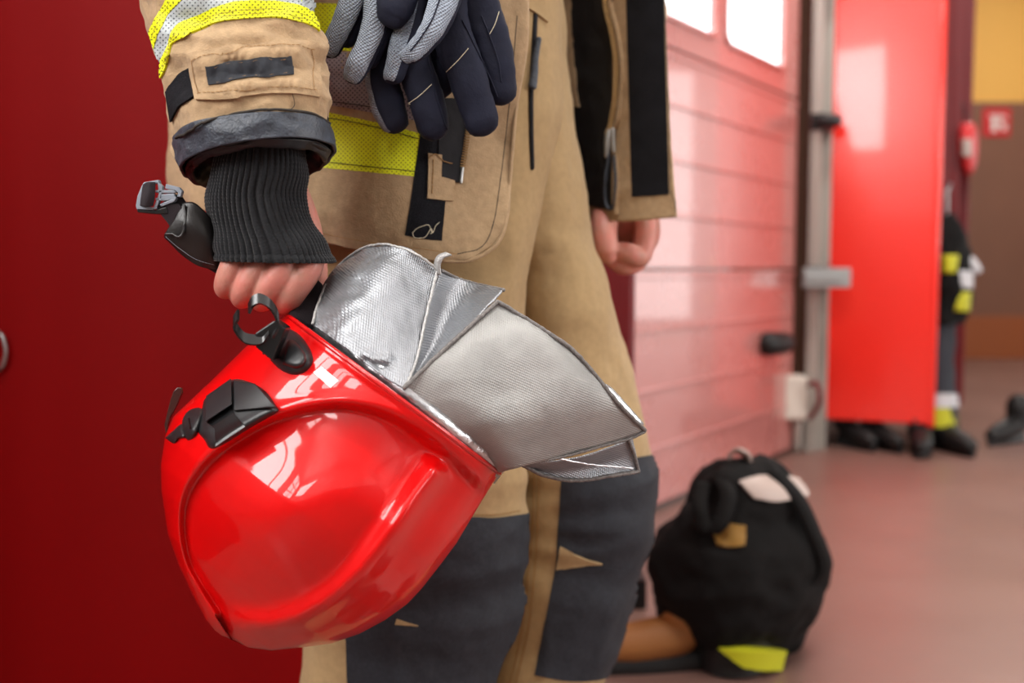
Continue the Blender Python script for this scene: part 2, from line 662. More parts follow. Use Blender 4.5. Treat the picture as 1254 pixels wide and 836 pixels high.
# a smooth body copy without relief serves to seat the fittings
h_shell = hm.build('shell', M['red'], helmet, recalc=True)
lm = MB()
lm.grid([[helmet_pt(a, 2 * PI * j / 90, 24 + .16 * a, False) for j in range(90)] for a in np.linspace(0, 290, 40)], cu=True)
lm.build('liner', M['lining'], helmet)
bm_ = MB()
ring = [helmet_pt(0, 2 * PI * j / 140, 0) for j in range(141)]
ring2 = [p for p in ring]
bm_.tube(ring2, .0024, 10, cap=False)
bm_.build('rim', M['redrim'], helmet)

# sticker
patch('sticker', HB, [(384, 456), (394, 449)], [(405, 475), (415, 466)], M['sticker'], helmet, off=.0002, th=.0004, nu=8, nv=8, Yd=.82, smooth=False)

# lamp clip: latch, cradle, base
up = (CAM - P(360, 430, .84)).normalized()
lat, _ = pad('latch', HB, [(331, 441), (338, 424), (346, 405), (356, 403), (370, 413), (381, 430), (383, 444), (374, 455), (360, 459), (344, 453)], .012, M['black'], helmet, power=3, face=up, Yd=.84)
b2 = lat
m = MB()
pad('latch_lip', HB, [(344, 447), (350, 416), (358, 413), (370, 424), (377, 437), (374, 448), (362, 453)], .0165, M['black'], helmet, power=6, face=up, Yd=.84)
clip = MB()
yb = .826
base = plate([(312, 408), (336, 392), (350, 402), (341, 424), (334, 442), (326, 436), (313, 425)], yb, .02)
m = base
clipo = m.build('lamp_clip', M['blackgloss'], helmet, smooth=False, bevel=.0012)
m = MB()
ax = P(312, 384, .826) - P(312, 372, .831)
ribbon(m, [P(305, 372, .832), P(310, 363, .832), P(319, 360, .831), P(330, 366, .83), (P(338, 378, .83)), P(340, 391, .83), P(334, 402, .83)], ax, .0024, 50)
ribbon(m, [P(330, 397, .83), P(322, 408, .829), P(311, 410, .828), P(299, 407, .828), P(290, 397, .828), P(287, 388, .828), P(292, 379, .828)], ax, .0024, 50)
m.build('clip_arm', M['blackgloss'], clipo, auto=40)
m = MB()
for (a, b) in (((337, 410), (331, 440)), ((342, 408), (336, 443)), ((347, 408), (341, 447))):
    l1 = line_pts(lat and HB, [a, b], 4, .009, .84)
    m.tube(l1, .0012, 8)
m.build('clip_rib', M['black'], clipo)

# visor bracket on the side of the shell
upb = (CAM - P(290, 505, .82)).normalized()
br, BRB = pad('visor_bracket', HB, [(248, 497), (253, 486), (283, 465), (307, 468), (326, 480), (338, 497), (340, 504), (310, 522), (263, 549), (250, 538), (242, 527), (244, 512)], .010, M['black'], helmet, power=7, rings=14, n=90, face=upb, Yd=.84)


def slab(name, mb, quad, lo, hi, mat, parent, n=10):
    A = [quad[0], quad[1]]; B = [quad[3], quad[2]]
    rows_h, rows_l = [], []
    for j in range(n + 1):
        w = j / n
        h, l = [], []
        for i in range(n + 1):
            u = i / n
            x = (A[0][0] * (1 - u) + A[1][0] * u) * (1 - w) + (B[0][0] * (1 - u) + B[1][0] * u) * w
            y = (A[0][1] * (1 - u) + A[1][1] * u) * (1 - w) + (B[0][1] * (1 - u) + B[1][1] * u) * w
            loc, _ = hit(HB, x, y, .84)
            h.append(loc + upb * hi); l.append(loc + upb * lo)
        rows_h.append(h); rows_l.append(l)
    mb.grid(rows_h); no = len(mb.v) - (n + 1) ** 2
    mb.grid(rows_l, flip=True)
    k = n + 1
    rg = list(range(k)) + [r * k + n for r in range(1, k)] + [n * k + i for i in range(n - 1, -1, -1)] + [r * k for r in range(n - 1, 0, -1)]
    for a, b in zip(rg, rg[1:] + rg[:1]):
        mb.f.append([no + a, no + b, no + k * k + b, no + k * k + a]); mb.m.append(0)


m = MB()
slab('cover', m, [(253, 485), (283, 464), (284, 495), (252, 516)], .012, .019, M['black'], br)
m.build('bracket_cover', M['black'], br, auto=30, bevel=.0006)
m = MB()
slab('socket', m, [(253, 517), (284, 497), (288, 508), (263, 524)], .0100, .0106, M['blackgloss'], br)
slab('socket', m, [(263, 524), (288, 508), (300, 522), (264, 546)], .0104, .0122, M['black'], br)
m.build('bracket_socket', M['blackgloss'], br, auto=30)
m = MB()
slab('cheek', m, [(286, 466), (312, 470), (337, 498), (286, 503)], .011, .0145, M['black'], br)
m.build('bracket_cheek', M['black'], br, auto=30, bevel=.001)
pad('visor_knob', HB, [(222, 527), (224, 512), (232, 502), (244, 499), (249, 505), (246, 520), (240, 533), (230, 539)], .012, M['black'], helmet, power=3, face=upb, Yd=.86)
pad('visor_arm', HB, [(202, 536), (211, 528), (222, 519), (226, 527), (227, 535), (219, 537), (213, 543)], .008, M['black'], helmet, power=5, face=upb, Yd=.88)
m = MB()
slab('slot', m, [(231, 512), (233, 511), (235, 524), (233, 525)], .010, .0127, M['blackgloss'], br, 3)
m.build('knob_slot', M['blackgloss'], helmet, auto=30)
m = plate([(203, 533), (201, 520), (204, 507), (208, 491), (212, 479), (217, 474), (222, 475), (223, 481), (217, 495), (209, 510), (206, 520), (205, 533)], .95, .004)
m.build('visor_lever', M['wine'], helmet, auto=40, bevel=.0008)

# neck curtain: woven aluminised panels with piped edges
cur = sheet([
    [(383, 398, 0.872), (420, 424, 0.836), (455, 450, 0.824), (494, 476, 0.818)],
    [(385, 385, 0.884), (418, 405, 0.847), (456, 428, 0.834), (500, 466, 0.824)],
    [(392, 362, 0.907), (428, 366, 0.870), (465, 378, 0.860), (509, 440, 0.847)],
    [(403, 338, 0.927), (436, 335, 0.897), (475, 342, 0.880), (517, 405, 0.872)],
    [(418, 322, 0.942), (449, 309, 0.917), (488, 315, 0.902), (527, 362, 0.897)],
    [(424, 317, 0.947), (455, 302, 0.922), (498, 304, 0.907), (536, 331, 0.907)]], 70, 60)
cur.displace(lambda p: .0022 * fbm(p, 22, 22, 30) + .0008 * fbm(p, 90, 90, 90, 2))
for i, v in enumerate(cur.v):             # the pucker near the seam
    q = (v - CAM); px = W / 2 + F * q.x / (q.y * CP - q.z * SP); py = H / 2 - F * (q.y * SP + q.z * CP) / (q.y * CP - q.z * SP)
    d, f = polyd([(440, 432), (458, 443), (476, 444), (482, 432)], px, py)
    cur.v[i] = v + Vector((0, -1, 0)) * (.0035 * math.exp(-((d + 4) / 5) ** 2) - .0035 * math.exp(-((d - 4) / 4.5) ** 2)) * sm(0, .2, f) * sm(1, .8, f)
curtain = cur.build('neck_curtain', M['silver'], helmet, solid=.0012)
CB = cur.bvh()
fold = sheet([
    [(495, 475, 0.819), (498, 472, 0.825), (501, 470, 0.826), (503, 468, 0.824)],
    [(511, 437, 0.850), (522, 436, 0.864), (531, 435, 0.860), (540, 432, 0.838)],
    [(519, 400, 0.874), (538, 399, 0.895), (557, 398, 0.888), (576, 397, 0.857)],
    [(529, 358, 0.900), (552, 361, 0.922), (577, 366, 0.912), (600, 372, 0.874)],
    [(539, 331, 0.909), (562, 342, 0.935), (588, 349, 0.925), (617, 355, 0.886)]], 30, 50)
fold.displace(lambda p: .0012 * fbm(p, 40, 40, 40))
fold.build('curtain_fold', M['silver'], curtain, solid=.0012)
big = sheet([
    [(493, 478, 0.822), (520, 499, 0.826), (553, 525, 0.840), (581, 547, 0.862), (611, 578, 0.90)],
    [(520, 452, 0.827), (550, 468, 0.830), (584, 500, 0.834), (610, 527, 0.842), (632, 572, 0.874)],
    [(550, 424, 0.842), (590, 438, 0.844), (630, 470, 0.850), (665, 510, 0.860), (690, 558, 0.897)],
    [(582, 394, 0.860), (635, 412, 0.860), (680, 446, 0.868), (718, 490, 0.880), (745, 543, 0.917)],
    [(609, 370, 0.876), (668, 405, 0.880), (716, 447, 0.890), (755, 493, 0.902), (789, 527, 0.932)]], 60, 60)
big.displace(lambda p: .0016 * fbm(p, 14, 14, 18) + .0004 * fbm(p, 90, 90, 90, 2))
bigo = big.build('curtain_flap', M['silverdull'], curtain, solid=.0014)
under = sheet([
    [(632, 565, 0.897), (668, 566, 0.905), (720, 556, 0.917), (775, 536, 0.942)],
    [(644, 572, 0.922), (680, 575, 0.927), (725, 570, 0.937), (779, 555, 0.952)],
    [(660, 580, 0.927), (690, 586, 0.932), (740, 585, 0.937), (782, 577, 0.957)]], 40, 20)
under.displace(lambda p: .0012 * fbm(p, 30, 30, 30))
under.build('curtain_underflap', M['silver'], curtain, solid=.0012)
backp = sheet([
    [(742, 470, .922), (752, 478, .926), (788, 518, .940)],
    [(735, 488, .916), (755, 502, .922), (784, 528, .938)],
    [(715, 500, .905), (740, 518, .912), (772, 538, .932)]], 16, 10)
backp.build('curtain_backflap', M['silverfoil'], curtain, solid=.0012)
rows_ = []
for k in range(60):
    u = k / 59
    x, y = 380 + (613 - 380) * u, 393 + (583 - 393) * u + 5 * math.sin(u * PI) * 0
    yd = .937 - .116 * math.sqrt(max(0, 1 - (1 - 2 * u) ** 2))
    nx, ny = .632, -.775
    rows_.append([P(x + nx * t, y + ny * t, yd + q) for t, q in ((-12, .004), (0, .002), (5, .000), (11, .002), (17, .006))])
stp = MB(); stp.grid(rows_)
stp.displace(lambda p: .0010 * fbm(p, 80, 80, 80))
stp.build('curtain_seam_strip', M['silverfoil'], curtain, solid=.001)


def cord(pts, r, n=60):
    m = MB()
    q = [P(*c) for c in crom(pts, n)]
    q = [p + Vector((noise.noise(p * 400), noise.noise(p * 400 + Vector((5, 0, 0))), noise.noise(p * 400 + Vector((0, 9, 0))))) * .0006 for p in q]
    m.tube(q, r, 8)
    return m


m = cord([(383, 396, 0.870), (388, 376, 0.892), (400, 347, 0.917), (418, 322, 0.939), (442, 305, 0.929), (466, 299, 0.917), (490, 303, 0.907), (513, 313, 0.902), (536, 330, 0.904)], .0013)
m2 = cord([(536, 331, 0.905), (528, 360, 0.896), (518, 405, 0.870), (511, 437, 0.846), (503, 460, 0.827), (495, 475, 0.816)], .0014)
m.add(m2.v, m2.f)
m.build('curtain_piping', M['pipinglight'], curtain)
m = cord([(495, 475, 0.815), (537, 434, 0.835), (580, 395, 0.857), (610, 369, 0.874)], .0019)
m.build('curtain_piping', M['piping'], curtain)
m = cord([(609, 369, 0.874), (637, 386, 0.878), (675, 410, 0.880), (702, 429, 0.885), (732, 463, 0.894), (759, 496, 0.902), (790, 527, 0.930)], .0021)
m2 = cord([(790, 528, 0.930), (774, 536, 0.926), (745, 544, 0.916), (713, 553, 0.904), (680, 561, 0.892), (640, 568, 0.878)], .0015)
m.add(m2.v, m2.f)
m.build('curtain_piping', M['piping'], curtain)
m = cord([(541, 331, 0.909), (561, 341, 0.937), (585, 348, 0.942), (617, 355, 0.885)], .0017)
m.build('curtain_piping', M['piping'], curtain)
m = cord([(640, 569, 0.917), (667, 582, 0.926), (705, 588, 0.932), (751, 582, 0.940), (782, 577, 0.955)], .0021)
m2 = cord([(769, 537, 0.937), (776, 555, 0.948), (782, 577, 0.955)], .0018)
m.add(m2.v, m2.f)
m.build('curtain_piping', M['piping'], curtain)
m = cord([(683, 561, 0.902), (720, 568, 0.920), (774, 573, 0.947)], .0009)
m.build('curtain_seam', M['silverfoil'], curtain)
tab = MB()
ribbon(tab, [P(533, 334, 0.906), P(532, 322, 0.904), P(536, 313, 0.902), P(546, 309, 0.901)], P(540, 334, 0.902) - P(533, 331, 0.906), .0016, 16)
tab.build('curtain_tab', M['pipinglight'], curtain)

# chin strap with its buckle
strap = MB()
pth = [P(206, 244, .90), P(222, 268, .905), P(242, 290, .912), P(268, 312, .925), P(300, 334, .932), P(340, 347, .934), P(372, 352, .93), P(383, 368, .915), (P(372, 392, .90)), P(360, 412, .915)]
R_ = crom([tuple(p) for p in pth], 80)
ws = crom([(.012,), (.012,), (.014,), (.016,), (.012,), (.012,), (.013,), (.014,), (.014,), (.014,)], 80)
rws = []
for i, q in enumerate(R_):
    p = Vector(q)
    T = (Vector(R_[min(80, i + 1)]) - Vector(R_[max(0, i - 1)])).normalized()
    vd = (p - CAM).normalized()
    S = T.cross(vd).normalized(); N = S.cross(T)
    w = ws[i][0]
    rws.append([p + S * w * c - N * .0022 * s for c, s in ((1, .3), (.9, 1), (.3, 1.25), (-.3, 1.25), (-.9, 1), (-1, .3), (-1, -.3), (-.9, -1), (.9, -1), (1, -.3))])
strap.grid(rws, cu=True)
o_strap = strap.build('chin_strap', M['web'], helmet)
m = sheet([[(224, 249, .899), (238, 249, .897), (253, 263, .90), (262, 276, .905), (270, 284, .915)],
           [(215, 268, .896), (230, 272, .890), (248, 286, .893), (261, 298, .90), (270, 304, .912)],
           [(203, 287, .899), (222, 296, .895), (242, 310, .897), (258, 317, .902), (270, 319, .912)],
           [(206, 292, .905), (222, 309, .903), (241, 323, .903), (258, 328, .908), (270, 328, .915)]], 30, 30)
LB = m.bvh()
lp = m.build('strap_pad', M['leather'], o_strap, solid=.0035)
stitches('pad_stitching', LB, [[(205, 289), (222, 303), (241, 316), (262, 323)]], M['greyplastic'], lp, dash=18, r=.0003, lift=.002, Yd=.9)
cord([(203, 287, .893), (212, 287, .890), (219, 290, .888), (224, 284, .888), (227, 268, .889), (226, 252, .893)], .0012, 30).build('pad_piping', M['leather'], lp)
bk = MB()
YB = .893
for poly in ([(166, 252), (168, 240), (174, 226), (178, 227), (174, 240), (171, 253)], [(174, 226), (176, 223), (194, 220), (195, 223.5), (178, 227)], [(192, 221), (199, 228), (198, 237), (191, 256), (187, 256), (194, 238), (193, 226)],
             [(166, 251), (187, 253.5), (187, 257), (167, 256)], [(203, 225), (219, 229), (223, 234), (221, 241), (216.5, 241), (218, 236), (214, 233), (202, 231)],
             [(190, 232.6), (213, 232.6), (216, 236), (204, 236.5), (190, 235.6)], [(197, 238), (213, 236.5), (214, 240), (197, 246)],
             [(190, 242), (201, 243), (213, 239.5), (216, 242), (213, 247), (197, 253), (195, 250), (207, 245), (200, 246), (190, 245)]):
    plate(poly, YB, .006, bk)
bko = bk.build('buckle', M['greyplastic'], helmet, smooth=False, bevel=.0006)
m = plate([(167, 255), (189, 257), (204, 253), (206, 262), (190, 262), (168, 260)], YB + .001, .012)
m.build('buckle_back', M['blackgloss'], bko, smooth=False, bevel=.001)
m = sheet([[(176, 226, .894), (182, 223, .889), (190, 223, .892)], [(174, 240, .893), (181, 240, .887), (189, 240, .891)], [(172, 252, .895), (179, 253, .889), (187, 252, .892)]], 12, 12)
m.build('webbing', M['web'], bko, solid=.002)
plate([(204, 250), (219, 249), (228, 262), (227, 284), (220, 290), (212, 285), (206, 274), (196, 262)], .895, .003).build('strap_end', M['web'], o_strap, auto=30, bevel=.0006)

# ------------------------------------------------------------------ the firefighter
person = empty('person', (-.02, 1.24, 0), 'person in tan turnout gear with open jacket, holding the red helmet by its strap', 'person')

# body: one continuous surface (arms, hands, trunk), dressed below
bd = MB()
# right arm and hand
bd.tube([P(300, -560, 1.12), P(268, -330, 1.10), P(268, -150, 1.0), P(290, 0, .95), P(318, 130, .925), P(322, 190, .92)], [.07, .062, .05, .046, .034, .030], 24, n=40)
bd.tube([P(322, 180, .922), P(322, 225, .922), P(326, 270, .92), P(331, 318, .915)], [.028, .034, .043, .044], 32, ry=.42, n=24)
FING = [
    [(292, 300, .912, .0112), (286, 322, .900, .0114), (279, 343, .902, .0116), (278, 350, .922, .0108), (288, 338, .941, .0102), (296, 322, .944, .0095)],
    [(325, 300, .910, .0114), (315, 328, .896, .0118), (300, 354, .899, .0118), (299, 361, .921, .0112), (309, 346, .942, .0105), (318, 326, .945, .0096)],
    [(357, 300, .908, .0116), (346, 329, .892, .0121), (326, 357, .896, .0120), (323, 365, .919, .0114), (332, 350, .942, .0107), (340, 328, .946, .0098)],
    [(384, 302, .910, .0118), (377, 329, .896, .0128), (356, 360, .899, .0128), (352, 368, .920, .0118), (362, 352, .943, .0110), (368, 330, .946, .0100)]]
for f in FING:
    bd.tube([P(*q[:3]) for q in f], [q[3] for q in f], 24, ry=1.15, n=40)
bd.tube([P(342, 205, .930), P(356, 240, .945), P(372, 276, .952), (P(383, 310, .955)), P(387, 340, .957), P(380, 362, .958)], [.016, .0180, .0160, .0125, .0110, .0095], 20, n=34)
# left arm and hand
bd.tube([P(640, -500, 1.55), P(720, -250, 1.58), P(755, -40, 1.56), P(764, 150, 1.51), P(766, 240, 1.455)], [.07, .058, .05, .04, .033], 24, n=40)
bd.tube([P(766, 225, 1.45), P(770, 255, 1.455), P(772, 285, 1.47), P(768, 306, 1.48)], [.030, .040, .044, .036], 28, ry=.5, n=18)
LF = [
    [(790, 262, 1.435, .0150), (790, 290, 1.42, .0158), (784, 314, 1.41, .0150), (770, 310, 1.395, .0145), (755, 307, 1.40, .0125), (748, 302, 1.41, .010)],
    [(782, 266, 1.46, .0150), (787, 296, 1.45, .0155), (780, 320, 1.435, .0145), (766, 325, 1.415, .0122), (751, 320, 1.41, .0112)],
    [(776, 270, 1.48, .0140), (780, 298, 1.475, .0140), (776, 322, 1.46, .0130), (763, 327, 1.44, .0115), (752, 321, 1.435, .0105)],
    [(770, 270, 1.50, .0125), (772, 296, 1.50, .0125), (768, 318, 1.49, .0115), (759, 322, 1.47, .0105), (752, 316, 1.46, .0095)]]
for f in LF:
    bd.tube([P(*q[:3]) for q in f], [q[3] for q in f], 18, n=30)
bd.tube([P(754, 235, 1.445), P(743, 258, 1.425), P(740, 282, 1.40), P(743, 304, 1.39), P(745, 313, 1.39)], [.0195, .019, .018, .016, .0125], 18, n=30)
# trunk, neck, head, thighs
bd.tube([P(520, 300, 1.27), P(515, 60, 1.28), P(505, -200, 1.30), P(490, -480, 1.34), P(480, -660, 1.36)], [.14, .13, .135, .16, .12], 28, ry=.75, n=30)
bd.tube([P(300, -560, 1.12), P(400, -600, 1.28), P(560, -600, 1.42), P(640, -500, 1.55)], [.07, .085, .085, .07], 20, n=20)
bd.tube([P(482, -640, 1.35), P(480, -760, 1.33)], [.06, .058], 20)
bd.tube([P(478, -760, 1.31), P(478, -850, 1.30), P(480, -940, 1.31)], [.075, .09, .07], 24, n=14)
bd.tube([P(510, 300, 1.24), P(520, 520, 1.22), P(505, 760, 1.2)], [.085, .07, .055], 20, n=14)
bd.tube([P(590, 300, 1.36), P(700, 520, 1.34), P(712, 760, 1.33)], [.085, .07, .055], 20, n=14)
body = bd.build('body', M['skin'], person)
rm = body.modifiers.new('join', 'REMESH'); rm.mode = 'VOXEL'; rm.voxel_size = .0017; rm.use_smooth_shade = True
s_ = body.modifiers.new('smooth', 'SMOOTH'); s_.factor = .5; s_.iterations = 1
nb = MB()
nb.tube([P(743, 300, 1.3775), P(744.5, 309, 1.3775)], [.0062, .0058], 14, ry=.4, cap=True)
nb.build('finger_nail', M['nail'], body)

# knitted wristlet
KS = [(277, 140, 364, 140, .922, .036, 6), (272, 172, 368, 172, .922, .038, 5), (262, 210, 375, 212, .922, .042, 3), (256, 242, 370, 240, .921, .040, 2),
      (258, 276, 380, 272, .919, .038, 1), (261, 299, 397, 297, .915, .038, 0), (266, 318, 406, 321, .914, .038, -2)]
kn = loft(KS, 110, 540, pw=.8)
kb = loft(KS, 40, 90)
KB = kb.bvh()
nphi = 540
for i in range(len(kn.v)):
    r, j = divmod(i, nphi)
    ph = 2 * PI * j / nphi
    t = r / 110
    c = sum((kn.v[r * nphi + q] for q in (0, 135, 270, 405)), Vector()) / 4 if j == 0 else c
    rad = (kn.v[i] - c); rad.z = 0
    wob = .35 * noise.noise(Vector((ph * 3, t * 5, 0)))
    amp = .0015 * (1 - .3 * sm(.9, 1, t))
    kn.v[i] = kn.v[i] + rad.normalized() * (.0022 * sm(.93, .975, t) + amp * math.cos(54 * ph + wob + .5 * math.sin(t * 9 + ph)) + .0025 * noise.noise(Vector((math.cos(ph) * 2, math.sin(ph) * 2, t * 5))) + .0004 * math.sin(t * 420 + 2 * math.sin(54 * ph)))
wrist = kn.build('knitted_wristlet', M['knit'], person, solid=.003)

# jacket: right front, back and left back in one sheet, open at the front
jk = sheet([
    [(640, -260, 1.12), (560, -260, 1.08), (450, -260, 1.09), (330, -260, 1.16), (228, -260, 1.29), (300, -260, 1.44), (480, -260, 1.5), (620, -260, 1.53), (705, -260, 1.46)],
    [(641, -60, 1.10), (570, -60, 1.07), (460, -60, 1.065), (330, -60, 1.13), (225, -60, 1.27), (300, -60, 1.42), (480, -60, 1.49), (620, -60, 1.53), (702, -60, 1.46)],
    [(640, 50, 1.095), (572, 55, 1.068), (460, 55, 1.055), (330, 60, 1.12), (221, 60, 1.26), (300, 60, 1.41), (480, 60, 1.48), (620, 60, 1.53), (705, 50, 1.455)],
    [(630, 140, 1.095), (566, 150, 1.07), (458, 150, 1.05), (330, 150, 1.12), (216, 150, 1.26), (300, 150, 1.42), (480, 150, 1.49), (625, 150, 1.54), (715, 140, 1.455)],
    [(624, 220, 1.085), (562, 235, 1.06), (455, 228, 1.045), (330, 218, 1.12), (214, 200, 1.27), (300, 200, 1.43), (480, 200, 1.5), (640, 205, 1.54), (722, 210, 1.455)],
    [(620, 268, 1.07), (560, 290, 1.05), (448, 278, 1.045), (330, 262, 1.12), (214, 228, 1.27), (300, 232, 1.44), (480, 240, 1.51), (650, 246, 1.54), (726, 248, 1.455)],
    [(607, 300, 1.06), (556, 320, 1.05), (446, 305, 1.05), (330, 282, 1.125), (215, 240, 1.275), (300, 262, 1.44), (480, 268, 1.51), (650, 266, 1.54), (728, 262, 1.455)]], 160, 80)


def jfold(p):
    k = .008 * fbm(p, 9, 9, 6) + .008 * crease(p, 13, 10, 9) + .0015 * fbm(p, 40, 40, 40)
    return k * .9


jk.displace(jfold)
lp_ = sheet([
    [(690, -260, 1.44), (735, -260, 1.40), (770, -260, 1.36), (812, -260, 1.33)],
    [(690, -60, 1.44), (738, -60, 1.40), (772, -60, 1.36), (813, -60, 1.33)],
    [(695, 60, 1.445), (745, 60, 1.40), (776, 60, 1.36), (817, 60, 1.33)],
    [(704, 160, 1.445), (750, 160, 1.395), (780, 160, 1.355), (821, 160, 1.325)],
    [(714, 226, 1.44), (752, 228, 1.385), (782, 228, 1.35), (826, 226, 1.32)],
    [(716, 267, 1.44), (754, 271, 1.38), (784, 270, 1.345), (829, 266, 1.315)]], 60, 80)
lp_.displace(lambda p: .003 * fbm(p, 12, 12, 7) + .0012 * fbm(p, 40, 40, 40))
JB = jk.bvh(); LPB = lp_.bvh()
jk.add(lp_.v, lp_.f, 0, lp_.uv)
jacket = jk.build('jacket', M['canvas'], person, solid=.003, recalc=False)

YJ = 1.055
patch('waist_band', JB, [(385, 134), (402, 137), (470, 152), (516, 164)], [(385, 204), (391, 205), (460, 212), (513, 217)], M['lime'], jacket, nu=60, nv=20, Yd=YJ)
patch('waist_tape', JB, [(388, 62), (440, 66), (500, 74), (560, 84)], [(388, 127), (420, 131), (460, 139), (530, 152)], M['mauvetape'], jacket, nu=50, nv=20, Yd=YJ)
patch('waist_band', JB, [(386, 4), (440, 6), (500, 12), (560, 20)], [(388, 60), (440, 64), (500, 72), (560, 82)], M['lime'], jacket, nu=50, nv=20, Yd=YJ)
stitches('band_stitching', JB, [[(396, 143), (440, 151), (512, 170)], [(394, 198), (455, 205), (511, 211)], [(396, 123), (430, 127), (470, 134)]], M['darkthread'], jacket, lift=.0022, r=.0004, Yd=YJ)
patch('front_hook_strip', JB, [(517, 148), (530, 146), (552, 150)], [(496, 288), (520, 293), (541, 295)], M['velcro'], jacket, nu=16, nv=40, Yd=YJ, th=.0016)
patch('zipper_tape', JB, [(535, 120), (555, 120), (574, 122)], [(536, 214), (550, 222), (564, 224)], M['tape'], jacket, nu=14, nv=30, Yd=YJ, off=.0024)
m = MB()
zz = line_pts(JB, [(578, 110), (572, 160), (565, 206)], 30, .0044, YJ)
for a, b in zip(zz, zz[1:]):
    m.box((a + b) / 2, (.0056, .0026, .0014))
m.build('zipper_teeth', M['brass'], jacket, smooth=False)
m = MB(); q = line_pts(JB, [(565, 206), (563, 224)], 4, .004, YJ); m.tube(q, .0017, 8)
m.build('zipper_pin', M['steel'], jacket)
patch('front_tab', JB, [(524, 188), (539, 190)], [(522, 243), (538, 245)], M['canvas'], jacket, nu=8, nv=24, Yd=YJ, off=.003, th=.0015, smooth=False)
patch('front_tab', JB, [(537, 217), (555, 222)], [(537, 245), (553, 247)], M['canvas'], jacket, nu=8, nv=12, Yd=YJ, off=.003, th=.0015, smooth=False)
stitches('tab_stitching', JB, [[(529, 196), (527, 238)]], M['tanthread'], jacket, lift=.0050, r=.0006, dash=8, Yd=YJ)
stitches('loose_thread', JB, [[(505, 285), (508, 291), (520, 291), (527, 281), (529, 285), (527, 287)], [(505, 285), (512, 279), (524, 276), (529, 286), (533, 277), (537, 273)]], M['thread'], jacket, lift=.0030, r=.0004, Yd=YJ)
stitches('tab_thread', JB, [[(540, 198), (546, 200), (551, 201)], [(524, 195), (531, 189), (539, 197)]], M['tanthread'], jacket, lift=.0055, r=.0005, Yd=YJ)
stitches('front_edge_seam', JB, [[(633, 20), (623, 130), (613, 215), (605, 270), (590, 302), (560, 311)]], M['darkthread'], jacket, lift=.0014, r=.0005, Yd=YJ)
stitches('hem_seam', JB, [[(380, 282), (440, 294), (500, 302), (560, 311)]], M['tanthread'], jacket, lift=.0014, r=.0004, Yd=YJ)
cord([(641, -60, 1.096), (640, 50, 1.09), (631, 140, 1.09), (624, 220, 1.081), (620, 268, 1.066), (608, 299, 1.056), (582, 316, 1.049), (556, 320, 1.046), (500, 313, 1.042), (446, 305, 1.046)], .0022).build('edge_binding', M['canvas'], jacket)

# left front, turned open: lining, zip, hook strip
patch('lining', LPB, [(682, -60), (715, -60), (752, -60)], [(718, 248), (732, 254), (750, 257)], M['lining'], jacket, nu=30, nv=60, Yd=1.42, th=.0035)
patch('hook_strip', LPB, [(767, -60), (790, -60), (812, -60)], [(775, 241), (798, 240), (820, 238)], M['velcro'], jacket, nu=20, nv=60, Yd=1.34, th=.0025)
patch('facing', LPB, [(680, -60), (690, -60), (699, -60)], [(701, 130), (703, 130), (705, 128)], M['canvas'], jacket, nu=8, nv=40, Yd=1.42, th=.006)
zc = [(746, -60), (744, 0), (753, 40), (759, 81), (757, 120), (753, 148), (747, 166)]
m = MB()
zz = line_pts(LPB, zc, 70, .0066, 1.38)
for k_, (a, b) in enumerate(zip(zz, zz[1:])):
    m.box((a + b) / 2, (.0066, .003, .0020))
m.build('zipper_teeth', M['brass'], jacket, smooth=False)
m = MB(); m.tube(line_pts(LPB, [(q[0] + 5, q[1]) for q in zc] + [(756, 215), (757, 262)], 60, .002, 1.38), .004, 10)
m.build('zipper_fold', M['canvas'], jacket)
m = MB(); q = line_pts(LPB, [(749, 160), (746, 192)], 6, .005, 1.38); m.tube(q, [.0052, .0058, .006, .006, .005, .0045, .004], 10, ry=.6)
q = line_pts(LPB, [(755, 160), (755, 186)], 4, .006, 1.38); m.tube(q, .003, 8)
m.build('zipper_slider', M['steel'], jacket)
m = MB(); m.tube(line_pts(LPB, [(749, 190), (745, 215), (744, 240), (748, 256), (755, 250), (757, 225), (755, 192)], 40, .005, 1.38), .0024, 8)
m.build('zipper_cord', M['trim'], jacket)
stitches('facing_seam', LPB, [[(815, -60), (817, 40), (823, 180), (828, 262)]], M['darkthread'], jacket, lift=.0012, r=.0006, Yd=1.33)

# right sleeve
SS = [(120, -560, 440, -560, 1.16, .11, 8), (118, -360, 392, -360, 1.12, .105, 8), (135, -170, 372, -170, 1.0, .085, 10), (160, -60, 377, -60, .965, .078, 14), (175, 0, 381, 0, .95, .076, 17), (189, 46, 389, 40, .94, .074, 19),
      (203, 98, 398, 90, .93, .072, 21), (208, 140, 402, 135, .925, .071, 23), (216, 180, 403, 165, .922, .070, 24), (226, 203, 404, 185, .92, .069, 24)]
sl = loft(SS, 150, 140, pw=.92)


def sfold(p):
    return .0055 * fbm(p, 18, 18, 26) + .0045 * crease(p, 22, 22, 38) - .001 + .001 * fbm(p, 55, 55, 55)


sl.displace(sfold)
SB = sl.bvh()
sleeve = sl.build('sleeve', M['canvas'], jacket, recalc=False)
# the dark lining seen inside the cuff
inn = loft([(218, 150, 400, 145, .92, .062, 22), (230, 203, 401, 186, .92, .064, 24), (228, 205, 403, 187, .92, .067, 24)], 24, 90)
inn.displace(lambda p: .004 * fbm(p, 22, 22, 30))
inn.build('sleeve_lining', M['lining'], jacket, solid=.0015)
tr = loft([q for q in [(208, 143, 402.5, 135, .9245, .0715, 24), (217, 176, 404, 163, .922, .0712, 25), (226, 206, 405, 186, .92, .070, 25)]], 30, 140, pw=.92)
r0 = tr
tr.displace(lambda p: .55 * sfold(p) + .0016)
